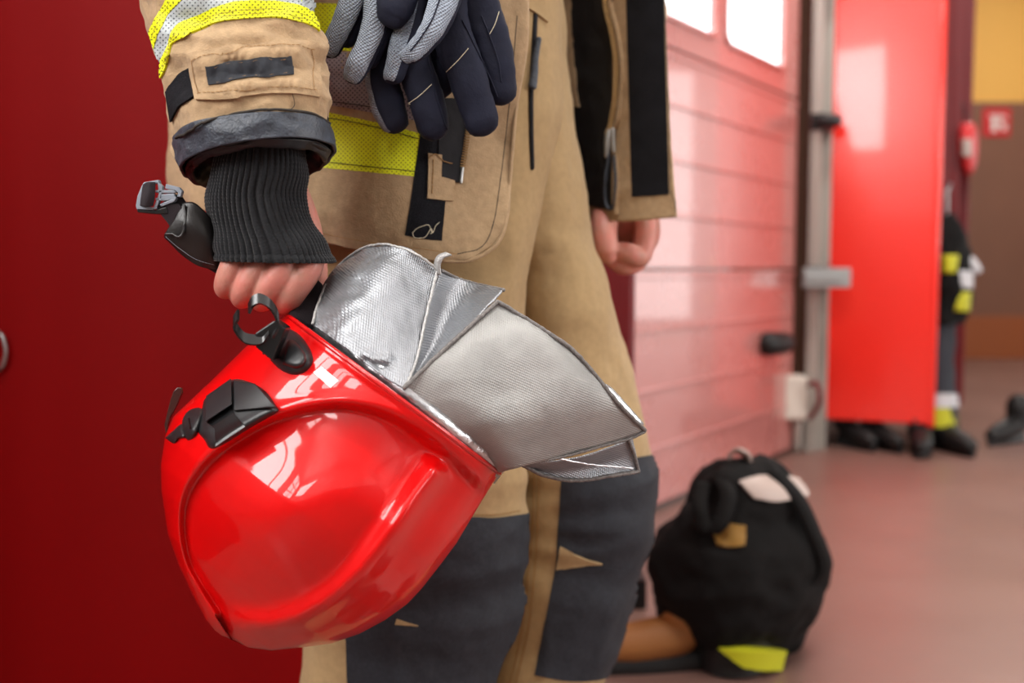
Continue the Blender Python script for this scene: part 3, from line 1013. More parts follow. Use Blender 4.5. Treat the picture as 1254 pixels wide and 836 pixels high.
# keep the trim band from just under the tan edge
keep = MB()
n_ = 140
rr = [tr.v[i * n_:(i + 1) * n_] for i in range(31)]
ru = [tr.uv[i * n_:(i + 1) * n_] for i in range(31)]
keep.grid(rr[12:], cu=True, uvs=ru[12:])
keep.build('cuff_trim', M['trim'], jacket, solid=.0025)
fl = loft([(226, 205, 404, 186, .92, .069, 25), (236, 214, 398, 197, .92, .061, 25), (244, 205, 393, 190, .92, .054, 24), (262, 190, 380, 180, .92, .046, 20)], 30, 120)
fl.displace(lambda p: .005 * fbm(p, 25, 25, 25))
fl.build('cuff_hem', M['lining'], jacket, solid=.002)
YS = .9
LOWT = [(196, 80), (203, 66), (208, 55), (211, 42), (222, 29), (246, 17), (275, 6), (318, 1), (361, 7), (384, 16), (388, 21)]
LOWB = [(198, 96), (204, 84), (208, 66), (212, 54), (224, 46), (246, 37), (275, 26), (332, 22), (367, 27), (386, 35), (390, 39)]
UPB = [(190, 60), (194, 46), (201, 32), (208, 18), (220, 4), (245, -14), (275, -27), (318, -32), (361, -27), (384, -19), (387, -14)]
UPT = [(184, 40), (188, 30), (195, 18), (203, 3), (214, -12), (243, -36), (275, -50), (318, -56), (361, -50), (386, -40), (390, -34)]
patch('reflective_band', SB, UPB, LOWT, M['silvertape'], jacket, nu=90, nv=16, Yd=YS, off=.0004)
patch('reflective_band', SB, LOWT, LOWB, M['lime'], jacket, nu=90, nv=12, Yd=YS, off=.0009)
patch('reflective_band', SB, UPT, UPB, M['lime'], jacket, nu=90, nv=12, Yd=YS, off=.0009)
for w_, ta_, tb_ in ((.75, LOWT, LOWB), (.5, LOWT, LOWB), (.5, UPT, UPB)):
    stitches('sleeve_stitching', SB, [[(a[0] * (1 - w_) + b[0] * w_, a[1] * (1 - w_) + b[1] * w_) for a, b in zip(ta_, tb_)]], M['tanthread'], jacket, lift=.0022, r=.00022, dash=60, Yd=YS)
patch('sleeve_hook_strip', SB, [(205, 113), (211, 103), (222, 91), (236, 82)], [(211, 149), (215, 140), (223, 129), (240, 119)], M['velcro'], jacket, nu=20, nv=20, Yd=YS, th=.002)
patch('sleeve_tab', SB, [(233, 68), (260, 61), (303, 55), (345, 51.5), (388, 55)], [(242, 123.5), (269, 122), (309, 118), (350, 115.5), (391, 119)], M['canvas'], jacket, nu=80, nv=36, Yd=YS, th=.003,
      bump=lambda u, w: .0014 * (sm(.1, .2, w) * sm(.32, .22, w) + sm(.72, .8, w) * sm(.95, .85, w)) * (.6 + .6 * math.sin(u * 60 + 3 * math.sin(u * 17))) * sm(.1, .2, u) * sm(.9, .8, u))
patch('sleeve_tab_patch', SB, [(255, 82), (303, 74.5), (354, 70)], [(259, 105.5), (307, 98.5), (357, 94.5)], M['pad'], jacket, nu=40, nv=14, Yd=YS, off=.003, th=.0018, bump=lambda u, w: .0008 * math.sin(u * 40) * math.sin(w * PI))
stitches('tab_seam', SB, [[(240, 74), (303, 61), (345, 58), (383, 60)], [(246, 117), (309, 111), (350, 108), (386, 112)], [(240, 74), (243, 96), (247, 117)], [(378, 60), (381, 112)], [(257, 84), (303, 77), (352, 72.5)], [(261, 103), (307, 96), (355, 92)]], M['tanthread'], jacket, lift=.0044, r=.0003, dash=26, Yd=YS)
stitches('cuff_seam', SB, [[(219, 170), (240, 156), (275, 143), (332, 135), (375, 139), (400, 151)]], M['darkthread'], jacket, lift=.0030, r=.0012, n=80, Yd=YS)
stitches('tab_fibre', SB, [[(358, 116), (360, 124), (359, 130), (353, 136)]], M['darkthread'], jacket, lift=.0015, r=.0003, Yd=YS)

ls = MB()
ls.tube([P(640, -500, 1.55), P(712, -250, 1.58), P(748, -40, 1.56), P(760, 110, 1.53), P(764, 205, 1.50), P(766, 250, 1.475)], [.105, .09, .075, .064, .06, .057], 60, n=70, cap=False)
ls.displace(lambda p: .005 * fbm(p, 18, 18, 26) + .004 * crease(p, 22, 22, 36))
ls.build('sleeve', M['canvas'], jacket, solid=.003)
ls = MB()
ls.tube([P(764.5, 222, 1.49), P(766, 254, 1.474)], [.0625, .0615], 60, n=8, cap=False)
ls.build('cuff_trim', M['trim'], jacket, solid=.004)

# trousers
TR = [(400, -180, 690, -180, 1.27, .14, 0), (395, 0, 690, 0, 1.27, .135, 0), (388, 130, 688, 130, 1.26, .13, 0), (385, 230, 668, 230, 1.24, .12, 0), (385, 300, 655, 300, 1.22, .11, 0), (384, 376, 643, 376, 1.205, .105, 0), (386, 480, 641, 480, 1.20, .10, 0),
      (388, 560, 641, 560, 1.2, .10, 0), (390, 632, 642, 632, 1.2, .10, 0), (388, 694, 641, 694, 1.2, .10, 0), (380, 760, 634, 760, 1.21, .10, 0), (374, 836, 605, 836, 1.21, .095, 0), (372, 930, 596, 930, 1.21, .095, 0), (376, 1040, 588, 1040, 1.21, .095, 0), (378, 1098, 586, 1098, 1.21, .095, 0)]
TL = [(520, -180, 690, -180, 1.33, .12, 0), (530, 0, 692, 0, 1.33, .12, 0), (550, 130, 703, 130, 1.33, .12, 0), (575, 200, 714, 200, 1.33, .12, 0), (590, 260, 722, 260, 1.33, .115, 0), (598, 300, 728, 298, 1.33, .115, 0), (606, 337, 744, 337, 1.33, .11, 0), (612, 395, 759, 395, 1.33, .108, 0),
      (614, 449, 775, 449, 1.33, .105, 0), (615, 494, 782, 494, 1.33, .104, 0), (616, 556, 795, 556, 1.33, .103, 0), (617, 602, 800, 602, 1.33, .103, 0), (614, 661, 792, 661, 1.33, .103, 0), (606, 723, 777, 723, 1.33, .10, 0), (598, 797, 755, 797, 1.33, .095, 0), (590, 836, 738, 836, 1.33, .093, 0), (580, 920, 726, 920, 1.33, .092, 0), (572, 1030, 722, 1030, 1.33, .092, 0)]
t1 = loft(TR, 150, 130, pw=.9)
t2 = loft(TL, 150, 130, pw=.9)


def tfold(p):
    lo = sm(.45, .2, p[2])
    return .005 * fbm(p, 7, 7, 5) + (.004 + .004 * lo) * crease(p, 9, 9, 8 + 5 * lo) - .002 + .0014 * fbm(p, 34, 34, 34) + .006 * crease(p, 5, 5, 20) * sm(.3, .4, p[2]) * sm(.62, .52, p[2])


t1.displace(tfold); t2.displace(tfold)
T1, T2 = t1.bvh(), t2.bvh()
t1.add(t2.v, t2.f, 0, t2.uv)
TBB = t1.bvh()
trousers = t1.build('trousers', M['trouser'], person, recalc=False)
YT, YL = 1.11, 1.23
patch('knee_patch', T1, [(420, 640), (500, 634), (577, 633), (604, 634), (636, 630), (650, 628)], [(430, 960), (500, 962), (577, 962), (604, 960), (630, 956), (640, 950)], M['pad'], trousers, nu=60, nv=80, Yd=1.18, th=.002)
patch('knee_patch', T2, [(688, 578), (735, 566), (778, 560), (797, 557), (806, 556)], [(680, 700), (716, 700), (760, 702), (788, 704), (800, 706)], M['pad'], trousers, nu=40, nv=40, Yd=1.31, th=.002)
patch('knee_patch', T2, [(681, 690), (716, 692), (760, 697), (788, 699), (800, 700)], [(655, 826), (690, 832), (722, 832), (745, 828), (755, 822)], M['pad'], trousers, nu=40, nv=40, Yd=1.31, th=.0026)
patch('knee_dart', T2, [(686, 668), (700, 676), (718, 683), (736, 688)], [(681, 697), (698, 693), (718, 690), (736, 689)], M['trouser'], trousers, nu=24, nv=8, Yd=1.24, off=.003, th=.0026, smooth=False)
patch('knee_dart', T1, [(486, 757), (498, 761), (512, 765)], [(484, 764), (498, 765), (512, 766)], M['trouser'], trousers, nu=14, nv=6, Yd=1.1, off=.0016, th=.002, smooth=False)
stitches('inseam', T2, [[(655, 575), (653, 640), (648, 700), (640, 770), (625, 836)], [(661, 575), (659, 640), (655, 700), (647, 770), (632, 836)]], M['tanthread'], trousers, lift=.001, r=.0009, Yd=1.24)
stitches('pad_seam', T1, [[(570, 629), (604, 630), (638, 625)]], M['tanthread'], trousers, lift=.001, r=.0006, dash=14, Yd=1.11)
patch('fly_flap', TBB, [(641, -60), (655, -60), (672, -60)], [(641, 8), (655, 17), (669, 28)], M['trouser'], trousers, nu=10, nv=20, Yd=1.18, th=.003, smooth=False)
stitches('fly_zip', TBB, [[(655, 20), (653, 60), (650, 110), (650, 160), (651, 205)]], M['tape'], trousers, lift=.0005, r=.0032, Yd=1.18)
m = MB(); m.tube(line_pts(TBB, [(656, 48), (652, 70), (650, 92), (648, 108)], 20, .006, 1.18), [.003 + .002 * (k / 20) for k in range(21)], 10, ry=.6)
m.build('fly_pull', M['trim'], trousers)
# boots
for (bx, by, s) in (((470), 1.20, 1), (640, 1.33, -1)):
    c = P(bx, 700, by); x0, y0 = c.x, c.y
    m = MB()
    m.tube([Vector((x0, y0, .34)), Vector((x0, y0, .2)), Vector((x0 + .005, y0 - .005, .09)), Vector((x0 + .05, y0 - .03, .065)), Vector((x0 + .13, y0 - .085, .052)), Vector((x0 + .17, y0 - .11, .045))], [.072, .065, .056, .055, .05, .038], 24, n=30)
    bo = m.build('boot', M['rubber'], person)
    m = MB()
    m.tube([Vector((x0 - .045, y0 + .03, .018)), Vector((x0 + .06, y0 - .04, .018)), Vector((x0 + .185, y0 - .12, .018))], [.045, .05, .04], 24, ry=.4, n=16)
    m.build('sole', M['rubber'], bo)

# ------------------------------------------------------------------ the two gloves
def glove(name, label, fingers, palm, extra):
    m = MB()
    for path, rad, mf, ry in fingers:
        m.tube([P(*q) for q in path], rad, 28, n=34, ry=ry, mfn=mf, sq=.72)
    for path, rad, ry in palm:
        m.tube([P(*q) for q in path], rad, 32, n=24, ry=ry, sq=.8)
    m.displace(lambda p: .0012 * fbm(p, 50, 50, 50) + .0006 * crease(p, 120, 120, 60))
    B = m.bvh()
    g = m.build(name, [M['navy'], M['greypalm']], None, recalc=True)
    tag(g, label, 'glove', 'pair of work gloves')
    return g, B


GL = lambda lo, hi: (lambda t, a: 1 if (lo < a < hi and t < .93) else 0)
g1, G1B = glove('work_glove', 'glove hanging with its grey ribbed palm outwards, in front of the darker glove', [
    ([(446, -70, .985), (437, -20, .982), (425, 20, .98), (405, 60, .985)], [.012, .0125, .0115, .0095], GL(.12, .72), .9),
    ([(470, -70, .975), (463, -20, .97), (458, 35, .965), (441, 75, .962), (433, 92, .965)], [.0115, .0115, .0115, .0112, .0095], GL(.1, .62), .9),
    ([(452, -70, .995), (446, -20, .992), (437, 20, .99), (424, 46, .99)], [.012, .0125, .012, .010], None, .9),
    ([(480, -70, .985), (473, -20, .98), (468, 30, .976), (452, 72, .974)], [.012, .012, .0115, .010], None, .9),
    ([(492, -60, .965), (490, -20, .96), (484, 8, .955), (479, 22, .955)], [.019, .019, .0175, .013], None, .7),
    ([(514, -40, .985), (503, 20, .978), (491, 62, .972), (482, 92, .972)], [.012, .0118, .0115, .0095], GL(.2, .66), .9),
    ([(560, -60, .962), (548, -10, .955), (533, 32, .945), (512, 60, .945), (499, 70, .948)], [.0145, .0145, .0125, .010, .0075], GL(.1, .6), .8)],
    [([(560, -330, 1.0), (530, -200, .985), (512, -100, .98), (500, -40, .98)], [.045, .055, .05, .042], .42)], None)
g2, G2B = glove('work_glove', 'dark navy glove hanging with its stitched back outwards, behind the grey palmed glove', [
    ([(470, 30, 1.0), (468, 90, 1.0), (474, 125, 1.0), (482, 148, 1.0)], [.0155, .0165, .0165, .0145], (lambda t, a: 1 if .36 < a < .6 and t < .95 else 0), .85),
    ([(500, 10, .992), (505, 70, .99), (521, 120, .99), (531, 156, .992)], [.017, .0172, .0172, .0155], None, .85),
    ([(548, -10, .985), (553, 40, .982), (573, 95, .982), (590, 150, .985)], [.0182, .0185, .0185, .016], None, .8),
    ([(580, -40, 1.0), (588, 10, 1.0), (603, 60, 1.0), (613, 112, 1.0)], [.018, .0195, .0195, .016], None, .8)],
    [([(470, -60, 1.022), (478, 0, 1.020), (492, 60, 1.016)], [.03, .032, .028], .35), ([(510, 0, 1.012), (520, 60, 1.010), (536, 110, 1.008)], [.022, .022, .018], .5), ([(575, -330, 1.02), (560, -200, 1.01), (545, -90, 1.012), (530, 40, 1.012)], [.048, .058, .062, .052], .3)], None)
for q_ in ([(499, 128), (514, 117), (529, 103)], [(547, 88), (561, 74), (574, 59)], [(599, 43), (606, 30), (611, 14)]):
    stitches('back_stitching', G2B, [q_], M['thread'], g2, lift=.0005, r=.00045, dash=13, Yd=.98)
stitches('finger_seam', G2B, [[(524, 70), (529, 90), (534, 115), (541, 140), (547, 158)], [(566, 25), (583, 60), (600, 95), (609, 118)], [(590, 20), (600, 45), (610, 75), (614, 100)]], M['navy'], g2, lift=.0004, r=.0008, Yd=.98)
stitches('palm_seam', G1B, [[(541, -10), (534, 12), (527, 28), (514, 48), (503, 62)]], M['navy'], g1, lift=.0002, r=.0007, Yd=.95)

# ------------------------------------------------------------------ the fire station
GP, GU, GN = Vector((1.31, 4.47, 0)), Vector((.573, .82, 0)).normalized(), Vector((.82, -.573, 0)).normalized()


def PG(px, py):
    d = ray(px, py)
    t = (GP - CAM).dot(GN) / d.dot(GN)
    return CAM + d * t


def gs(px):   # distance along the gate of a picture column
    return (PG(px, 400) - GP).dot(GU)


def GV(s, z, o=0):
    return GP + GU * s + GN * o + Vector((0, 0, z))


ZV = Vector((0, 0, 1))
m = MB()
fx = [(-6, -4), (7, -4), (7, 12), (-6, 12)]
m.add([Vector((x, y, 0)) for x, y in fx] + [Vector((x, y, -.1)) for x, y in fx], [[0, 1, 2, 3], [7, 6, 5, 4], [0, 4, 5, 1], [1, 5, 6, 2], [2, 6, 7, 3], [3, 7, 4, 0]])
struct(m.build('floor', M['floor'], smooth=False))
m = MB()
m.add([Vector((x, y, 3.9)) for x, y in fx] + [Vector((x, y, 4.0)) for x, y in fx], [[3, 2, 1, 0], [4, 5, 6, 7], [0, 1, 5, 4], [1, 2, 6, 5], [2, 3, 7, 6], [3, 0, 4, 7]])
struct(m.build('ceiling', M['ceiling'], smooth=False))
FY = 8.95
m = MB(); m.box((4.5, FY + .1, 1.14), (5.0, .2, 2.28)); wf = struct(m.build('wall_far', M['brownwall'], smooth=False))
m = MB(); m.box((4.5, FY + .11, 3.09), (5.0, .2, 1.62)); struct(m.build('wall_far_upper', M['yellowwall'], smooth=False))
m = MB(); m.box((4.5, FY - .012, .19), (5.0, .03, .38)); struct(m.build('baseboard_far', M['skirting'], smooth=False, bevel=.004))
# wall strips either side of the gate, same plane
m = MB(); m.box(GV(1.9, 1.95, -.12), (3.5, .2, 3.9), (GU, GN, ZV)); struct(m.build('wall_gate', M['brownwall'], smooth=False))
m = MB(); m.box(GV(-2.0, 3.4, -.12), (5.0, .2, 1.0), (GU, GN, ZV)); struct(m.build('wall_gate_upper', M['yellowwall'], smooth=False))
# sectional gate
S0, S1 = gs(722), gs(966)
gate = bpy.data.objects.new('door_1', None); COL.objects.link(gate); gate.location = GV(-1.5, 0); struct(gate)
gate['label'] = 'red sectional gate with a row of windows'


def gbox(mb, s0, s1, z0, z1, o, th):
    mb.box(GV((s0 + s1) / 2, (z0 + z1) / 2, o), (abs(s1 - s0), th, z1 - z0), (GU, GN, ZV))


zs = [.02, .80, 1.52, 2.24, 2.96]
for k in range(4):
    if k == 2:
        continue
    m = MB()
    gbox(m, S0, S1, zs[k] + .004, zs[k + 1] - .004, 0, .04)
    for r in range(1, 4):
        z = zs[k] + (zs[k + 1] - zs[k]) * r / 4
        gbox(m, S0 + .02, S1 - .02, z - .007, z + .007, .022, .008)
    gbox(m, S0, S1, zs[k + 1] - .03, zs[k + 1] - .006, .021, .006)
    m.build('gate_section', M['redgate'], gate, smooth=False, bevel=.003)
# window section
wa0, wa1, wb0, wb1 = gs(877), gs(948), gs(794), gs(864)
wl = wb1 - wb0
wt = 1.52 + .62
wbz = 1.615
m = MB()
gbox(m, S0, S1, 1.524, wbz, 0, .04)
gbox(m, S0, S1, wt, 2.236, 0, .04)
gbox(m, wa1, S1, wbz, wt, 0, .04)
gap = wa0 - wb1
panes = [(wa0, wa1)]
x = wa0
while x - gap - (wa1 - wa0) > S0 + .04:
    x1 = x - gap
    x0 = x1 - (wa1 - wa0)
    gbox(m, x1, x, wbz, wt, 0, .04)
    panes.append((x0, x1))
    x = x0
gbox(m, S0, x, wbz, wt, 0, .04)
m.build('gate_section', M['redgate'], gate, smooth=False, bevel=.003)
for a, b in panes:
    m = MB(); gbox(m, a - .004, b + .004, wbz - .004, wt + .004, -.008, .012); m.build('window_pane', M['glass'], gate, smooth=False)
    m = MB()
    r = .05
    q = []
    for (cx, cz, a0) in ((b - r, wt - r, 0), (a + r, wt - r, PI / 2), (a + r, wbz + r, PI), (b - r, wbz + r, 1.5 * PI)):
        q += [GV(cx + r * math.cos(a0 + k * PI / 10), cz + r * math.sin(a0 + k * PI / 10), .02) for k in range(6)]
    m.tube(q + [q[0]], .012, 8, cap=False)
    # corner fillers round the opening
    for (cx, cz, a0) in ((b, wt, 0), (a, wt, PI / 2), (a, wbz, PI), (b, wbz, 1.5 * PI)):
        c = Vector((cx, cz)); sx = -1 if a0 in (0, 1.5 * PI) else 1; sz = -1 if a0 < PI else 1
        oc = (cx + sx * r, cz + sz * r)
        arcp = [(oc[0] + r * math.cos(a0 + k * PI / 10), oc[1] + r * math.sin(a0 + k * PI / 10)) for k in range(6)]
        f = [GV(cx, cz, .012)] + [GV(u, w, .012) for u, w in arcp]
        m.add(f, [list(range(7))])
    m.build('window_gasket', M['redgate'], gate)
# gate track, with its fittings
tr0 = GV(gs(977), 0, .06)
m = MB()
m.box(tr0 + ZV * 1.75, (.10, .012, 3.5), (GU, GN, ZV))
m.box(tr0 + ZV * 1.75 + GU * .045 + GN * .03, (.012, .06, 3.5), (GU, GN, ZV))
m.box(tr0 + ZV * 1.75 - GU * .045 + GN * .02, (.012, .04, 3.5), (GU, GN, ZV))
trk = m.build('gate_track', M['rail'], gate, smooth=False, bevel=.002)
for z in (1.43, 2.05, .78):
    m = MB(); m.box(tr0 + ZV * z + GN * .03, (.13, .06, .07), (GU, GN, ZV)); m.tube([tr0 + ZV * z + GN * .04 - GU * .05, tr0 + ZV * z + GN * .1 - GU * .05], .03, 14)
    m.build('roller_bracket', M['black'], gate, smooth=True, auto=30, bevel=.003)
pz = P(1012, 340, 4.25)
m = MB(); m.box(pz, (.20, .03, .085)); m.box(pz + Vector((-.02, -.02, 0)), (.16, .02, .03))
m.build('bolt_bar', M['steel'], gate, smooth=False, bevel=.004)
hz = P(948, 420, 4.05)
m = MB(); m.tube([hz + GU * .05 - GN * .12, hz + GU * .02, hz - GU * .02], .014, 12, n=10); m.tube([hz - GU * .06 + GN * .0, hz + GU * .03 + GN * .03], [.05, .045], 18)
m.build('gate_handle', M['rubber'], gate)
bz = P(969, 486, 4.28)
m = MB(); m.box(bz, (.12, .08, .19)); bxo = m.build('control_box', M['whitebox'], gate, smooth=False, bevel=.012)
m = MB(); m.tube([bz + Vector((-.03, 0, -.08)), P(962, 546, 4.3)], .012, 10); m.tube([bz + Vector((.03, 0, -.08)), P(975, 548, 4.32)], .02, 10)
m.build('cable', M['rail'], bxo)
m = MB(); m.tube([bz + Vector((.06, 0, .05)), P(1000, 470, 4.2), P(1003, 492, 4.2), P(992, 512, 4.25)], .012, 10, n=24); m.build('cable_loop', M['darkred'], bxo)

# red wardrobe by the far end of the gate
wd = Vector((.475, -.19, 0)).normalized(); wn = Vector((-wd.y, wd.x, 0))
A0 = Vector((1.335, 4.49, 0)); A1 = Vector((1.81, 4.30, 0))
ward = empty('wardrobe', A1 + Vector((0, .4, 0)), 'bright red open wardrobe standing on feet beside the gate track', 'wardrobe')
wl_ = (A1 - A0).length
mid = (A0 + A1) / 2
LD = GU
m = MB(); m.box(mid + ZV * 1.19, (wl_, .035, 2.12), (wd, wn, ZV)); m.build('end_panel', M['redlocker'], ward, smooth=False, bevel=.006)
m = MB(); m.tube([A1 + ZV * .13 + Vector((.01, 0, 0)), A1 + ZV * 2.25 + Vector((.01, 0, 0))], .02, 12); m.build('corner_post', M['redlocker'], ward)
for k in range(1, 4):
    c = mid + LD * .25 * k + ZV * 1.19
    m = MB(); m.box(c, (wl_, .03, 2.12), (wd, LD.cross(ZV).cross(wd).normalized() if False else wn, ZV)); m.build('partition', M['darkred'], ward, smooth=False, bevel=.004)
m = MB(); m.box(A0 + LD * .4 + ZV * 1.19, (.8, .03, 2.12), (LD, GN, ZV)); m.build('back_panel', M['darkred'], ward, smooth=False)
m = MB(); m.box(mid + LD * .45 + ZV * .2, (.6, wl_ * .5, .04), (LD, GN, ZV)); m.build('floor_shelf', M['darkred'], ward, smooth=False)
m = MB(); m.box(mid + LD * .45 + ZV * 2.1, (.6, wl_ * .5, .04), (LD, GN, ZV)); m.build('top_shelf', M['darkred'], ward, smooth=False)
for p in (A0 + (A1 - A0) * .15, A0 + (A1 - A0) * .9, A0 + LD * .75 + (A1 - A0) * .15, A0 + LD * .75 + (A1 - A0) * .9):
    m = MB(); m.tube([p + ZV * 0.003, p + ZV * .15], .02, 10, cap=False); m.build('leg', M['rubber'], ward)


def boot_at(pos, ang, label, group=None, h=.26, mat='rubber', cat='boot', s=1.0):
    d = Vector((math.cos(ang), math.sin(ang), 0))
    e = empty('boot', pos, label, cat, group)
    m = MB()
    if h < .12:
        m.tube([pos + ZV * h, pos + ZV * h * .8, pos + ZV * h * .62 + d * .012, pos + ZV * .062 + d * .06, pos + ZV * .056 + d * .11, pos + ZV * .05 + d * .145], [.042, .04, .041, .041, .038, .03], 20, n=26)
    else:
        m.tube([pos + ZV * h, pos + ZV * (h * .6), pos + ZV * .09 + d * .005, pos + ZV * .07 + d * .07 * s, pos + ZV * .055 + d * .15 * s, pos + ZV * .048 + d * .19 * s], [.055 * s, .052 * s, .05 * s, .048 * s, .043 * s, .034 * s], 20, n=26)
    m.build('upper', M[mat], e)
    m = MB()
    m.tube([pos - d * .045 * s + ZV * .016, pos + d * .08 * s + ZV * .016, pos + d * .21 * s + ZV * .016], [.04 * s, .046 * s, .037 * s], 20, ry=.36 if h > .12 else .7, n=14)
    m.build('sole', M['rubber'], e)
    return e


def floor_at(px, py, dz=0):
    d = ray(px, py)
    return CAM + d * ((dz - CAM.z) / d.z)


boot_at(floor_at(1034, 545), -1.2, 'black boot under the red wardrobe, the one nearer the gate', 'boots under the wardrobe', h=.14, s=.9)
boot_at(floor_at(1066, 547), -1.2, 'black boot under the red wardrobe, beside the one nearer the gate', 'boots under the wardrobe', h=.14, s=.9)
boot_at(floor_at(1126, 552), -1.9, 'black boot below the hanging suit, at the wardrobe corner', 'boots below the suit', h=.13)
boot_at(floor_at(1150, 550), -1.3, 'black boot below the yellow striped trouser cuff', 'boots below the suit', h=.22)
boot_at(floor_at(1246, 541), -2.6, 'black boot lying alone on the floor at the far right', None, h=.17)

# turnout suit hanging in the wardrobe
sy = 4.42
suit = empty('turnout_suit', P(1160, 548, sy) * 1.0, 'charcoal turnout suit with yellow and silver bands hanging at the red wardrobe', 'suit')
m = loft([(1140, 262, 1172, 262, sy, .05, 0), (1140, 285, 1186, 290, sy, .09, 0), (1140, 330, 1190, 330, sy, .1, 0), (1140, 380, 1186, 380, sy, .1, 0), (1140, 395, 1182, 396, sy, .09, 0)], 40, 40, cap=True)
m.displace(lambda p: .02 * fbm(p, 8, 8, 8))
m.build('jacket', M['bagblack'], suit)
m = loft([(1138, 370, 1172, 370, sy, .08, 0), (1137, 430, 1170, 430, sy, .08, 0), (1135, 500, 1172, 500, sy, .08, 0), (1132, 526, 1174, 526, sy, .085, 0)], 40, 40, cap=True)
m.displace(lambda p: .012 * fbm(p, 10, 10, 6))
m.build('trousers', M['suit'], suit)
for nm, y0, y1, mt, w0 in (('silver_band', 482, 499, 'silverstripe', 1134), ('yellow_band', 499, 523, 'limeflat', 1132)):
    m = loft([(w0, y0, 1173, y0, sy, .093, 0), (w0, y1, 1175, y1, sy, .096, 0)], 6, 40); m.build(nm, M[mt], suit)
m = loft([(1160, 330, 1192, 332, sy - .03, .07, 0), (1160, 352, 1192, 354, sy - .03, .07, 0)], 6, 30, cap=True); m.build('silver_band', M['silverstripe'], suit)
m = loft([(1163, 356, 1190, 358, sy - .03, .07, 0), (1163, 380, 1188, 382, sy - .03, .07, 0)], 6, 30, cap=True); m.build('yellow_band', M['limeflat'], suit)
m = loft([(1152, 312, 1175, 312, sy - .06, .06, 0), (1152, 334, 1175, 334, sy - .06, .06, 0)], 6, 30, cap=True); m.build('yellow_patch', M['limeflat'], suit)
m = MB(); m.tube([P(1188, 320, sy - .02), P(1196, 330, sy - .03)], [.025, .022], 14); m.build('reflector', M['silverstripe'], suit)
m = MB(); m.tube([P(1160, 262, sy), P(1160, 235, sy), P(1164, 225, sy + .05)], .006, 8); m.build('hanger_hook', M['steel'], suit)
# red helmet hung on the wardrobe's outer edge
hy = 4.75
hh = empty('hanging_helmet', P(1184, 210, hy), 'small red rounded helmet hanging high on the wardrobe edge', 'helmet')
m = loft([(1176, 150, 1192, 150, hy, .05, 0), (1171, 160, 1197, 160, hy, .1, 0), (1170, 185, 1198, 185, hy, .11, 0), (1174, 205, 1195, 205, hy, .09, 0), (1180, 213, 1190, 213, hy, .05, 0)], 24, 30, cap=True)
m.build('shell', M['signred'], hh)
m = loft([(1176, 170, 1192, 170, hy - .075, .04, 0), (1176, 192, 1192, 192, hy - .075, .04, 0)], 6, 20, cap=True); m.build('badge', M['paletag'], hh)
m = MB(); m.tube([P(1184, 150, hy), P(1180, 130, hy), P(1174, 118, hy)], .005, 8); m.build('strap', M['rubber'], hh)

# fire sign on the far wall
sc = P(1220, 150, FY - .003)
sign = empty('fire_sign', sc, 'small square red fire safety sign on the brown far wall', 'sign')
sw = .125
m = MB(); m.box(sc + Vector((0, -.004, 0)), (2 * sw, .008, 2 * sw)); m.build('board', M['signred'], sign, smooth=False, bevel=.002)
m = MB()
m.box(sc + Vector((-.02, -.010, -.02)), (.05, .004, .12)); m.box(sc + Vector((-.02, -.010, .055)), (.09, .004, .02)); m.box(sc + Vector((.035, -.010, .02)), (.018, .004, .09)); m.box(sc + Vector((.06, -.010, .05)), (.05, .004, .02)); m.box(sc + Vector((.065, -.010, -.04)), (.04, .004, .06))
m.build('symbol', M['signwhite'], sign, smooth=False)

# near red locker behind the firefighter
LY = 1.62
xr = P(377, 800, LY).x
lock = empty('red_locker', (xr - .6, LY + .25, 0), 'deep red painted locker filling the left side, behind the firefighter', 'locker')
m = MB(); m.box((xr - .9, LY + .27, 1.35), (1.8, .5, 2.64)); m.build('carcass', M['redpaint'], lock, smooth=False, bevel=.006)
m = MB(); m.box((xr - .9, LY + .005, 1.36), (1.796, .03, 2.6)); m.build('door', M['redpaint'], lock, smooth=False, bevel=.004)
m = MB(); m.box((-1.0, LY - .34, 1.36), (.03, .64, 2.6)); m.build('added_shade_leaf', M['redpaint'], lock, smooth=False, bevel=.004)  # unseen leaf added out of view to shade the locker's left part
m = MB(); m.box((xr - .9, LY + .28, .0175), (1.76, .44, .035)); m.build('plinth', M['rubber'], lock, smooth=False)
m = MB(); m.tube([P(-6, 404, LY - .012), P(3, 412, LY - .02), P(7, 430, LY - .022), P(3, 448, LY - .02), P(-6, 456, LY - .012)], .0035, 10, n=24); m.build('handle', M['steel'], lock)
# second red locker farther back, between the legs and the gate
kx = P(776, 600, 2.32).x
lk2 = empty('red_locker', (kx - .3, 2.46, 0), 'dark red locker standing behind the firefighter close to the gate', 'locker')
m = MB(); m.box((kx - .27, 2.46, 1.06), (.54, .28, 1.98)); m.build('carcass', M['darkred'], lk2, smooth=False, bevel=.006)
m = MB(); m.box((kx - .27, 2.315, 1.06), (.52, .02, 1.94)); m.build('door', M['darkred'], lk2, smooth=False, bevel=.004)
m = MB(); m.box((kx - .25, 2.45, .035), (.56, .3, .07)); m.build('plinth', M['rubber'], lk2, smooth=False)

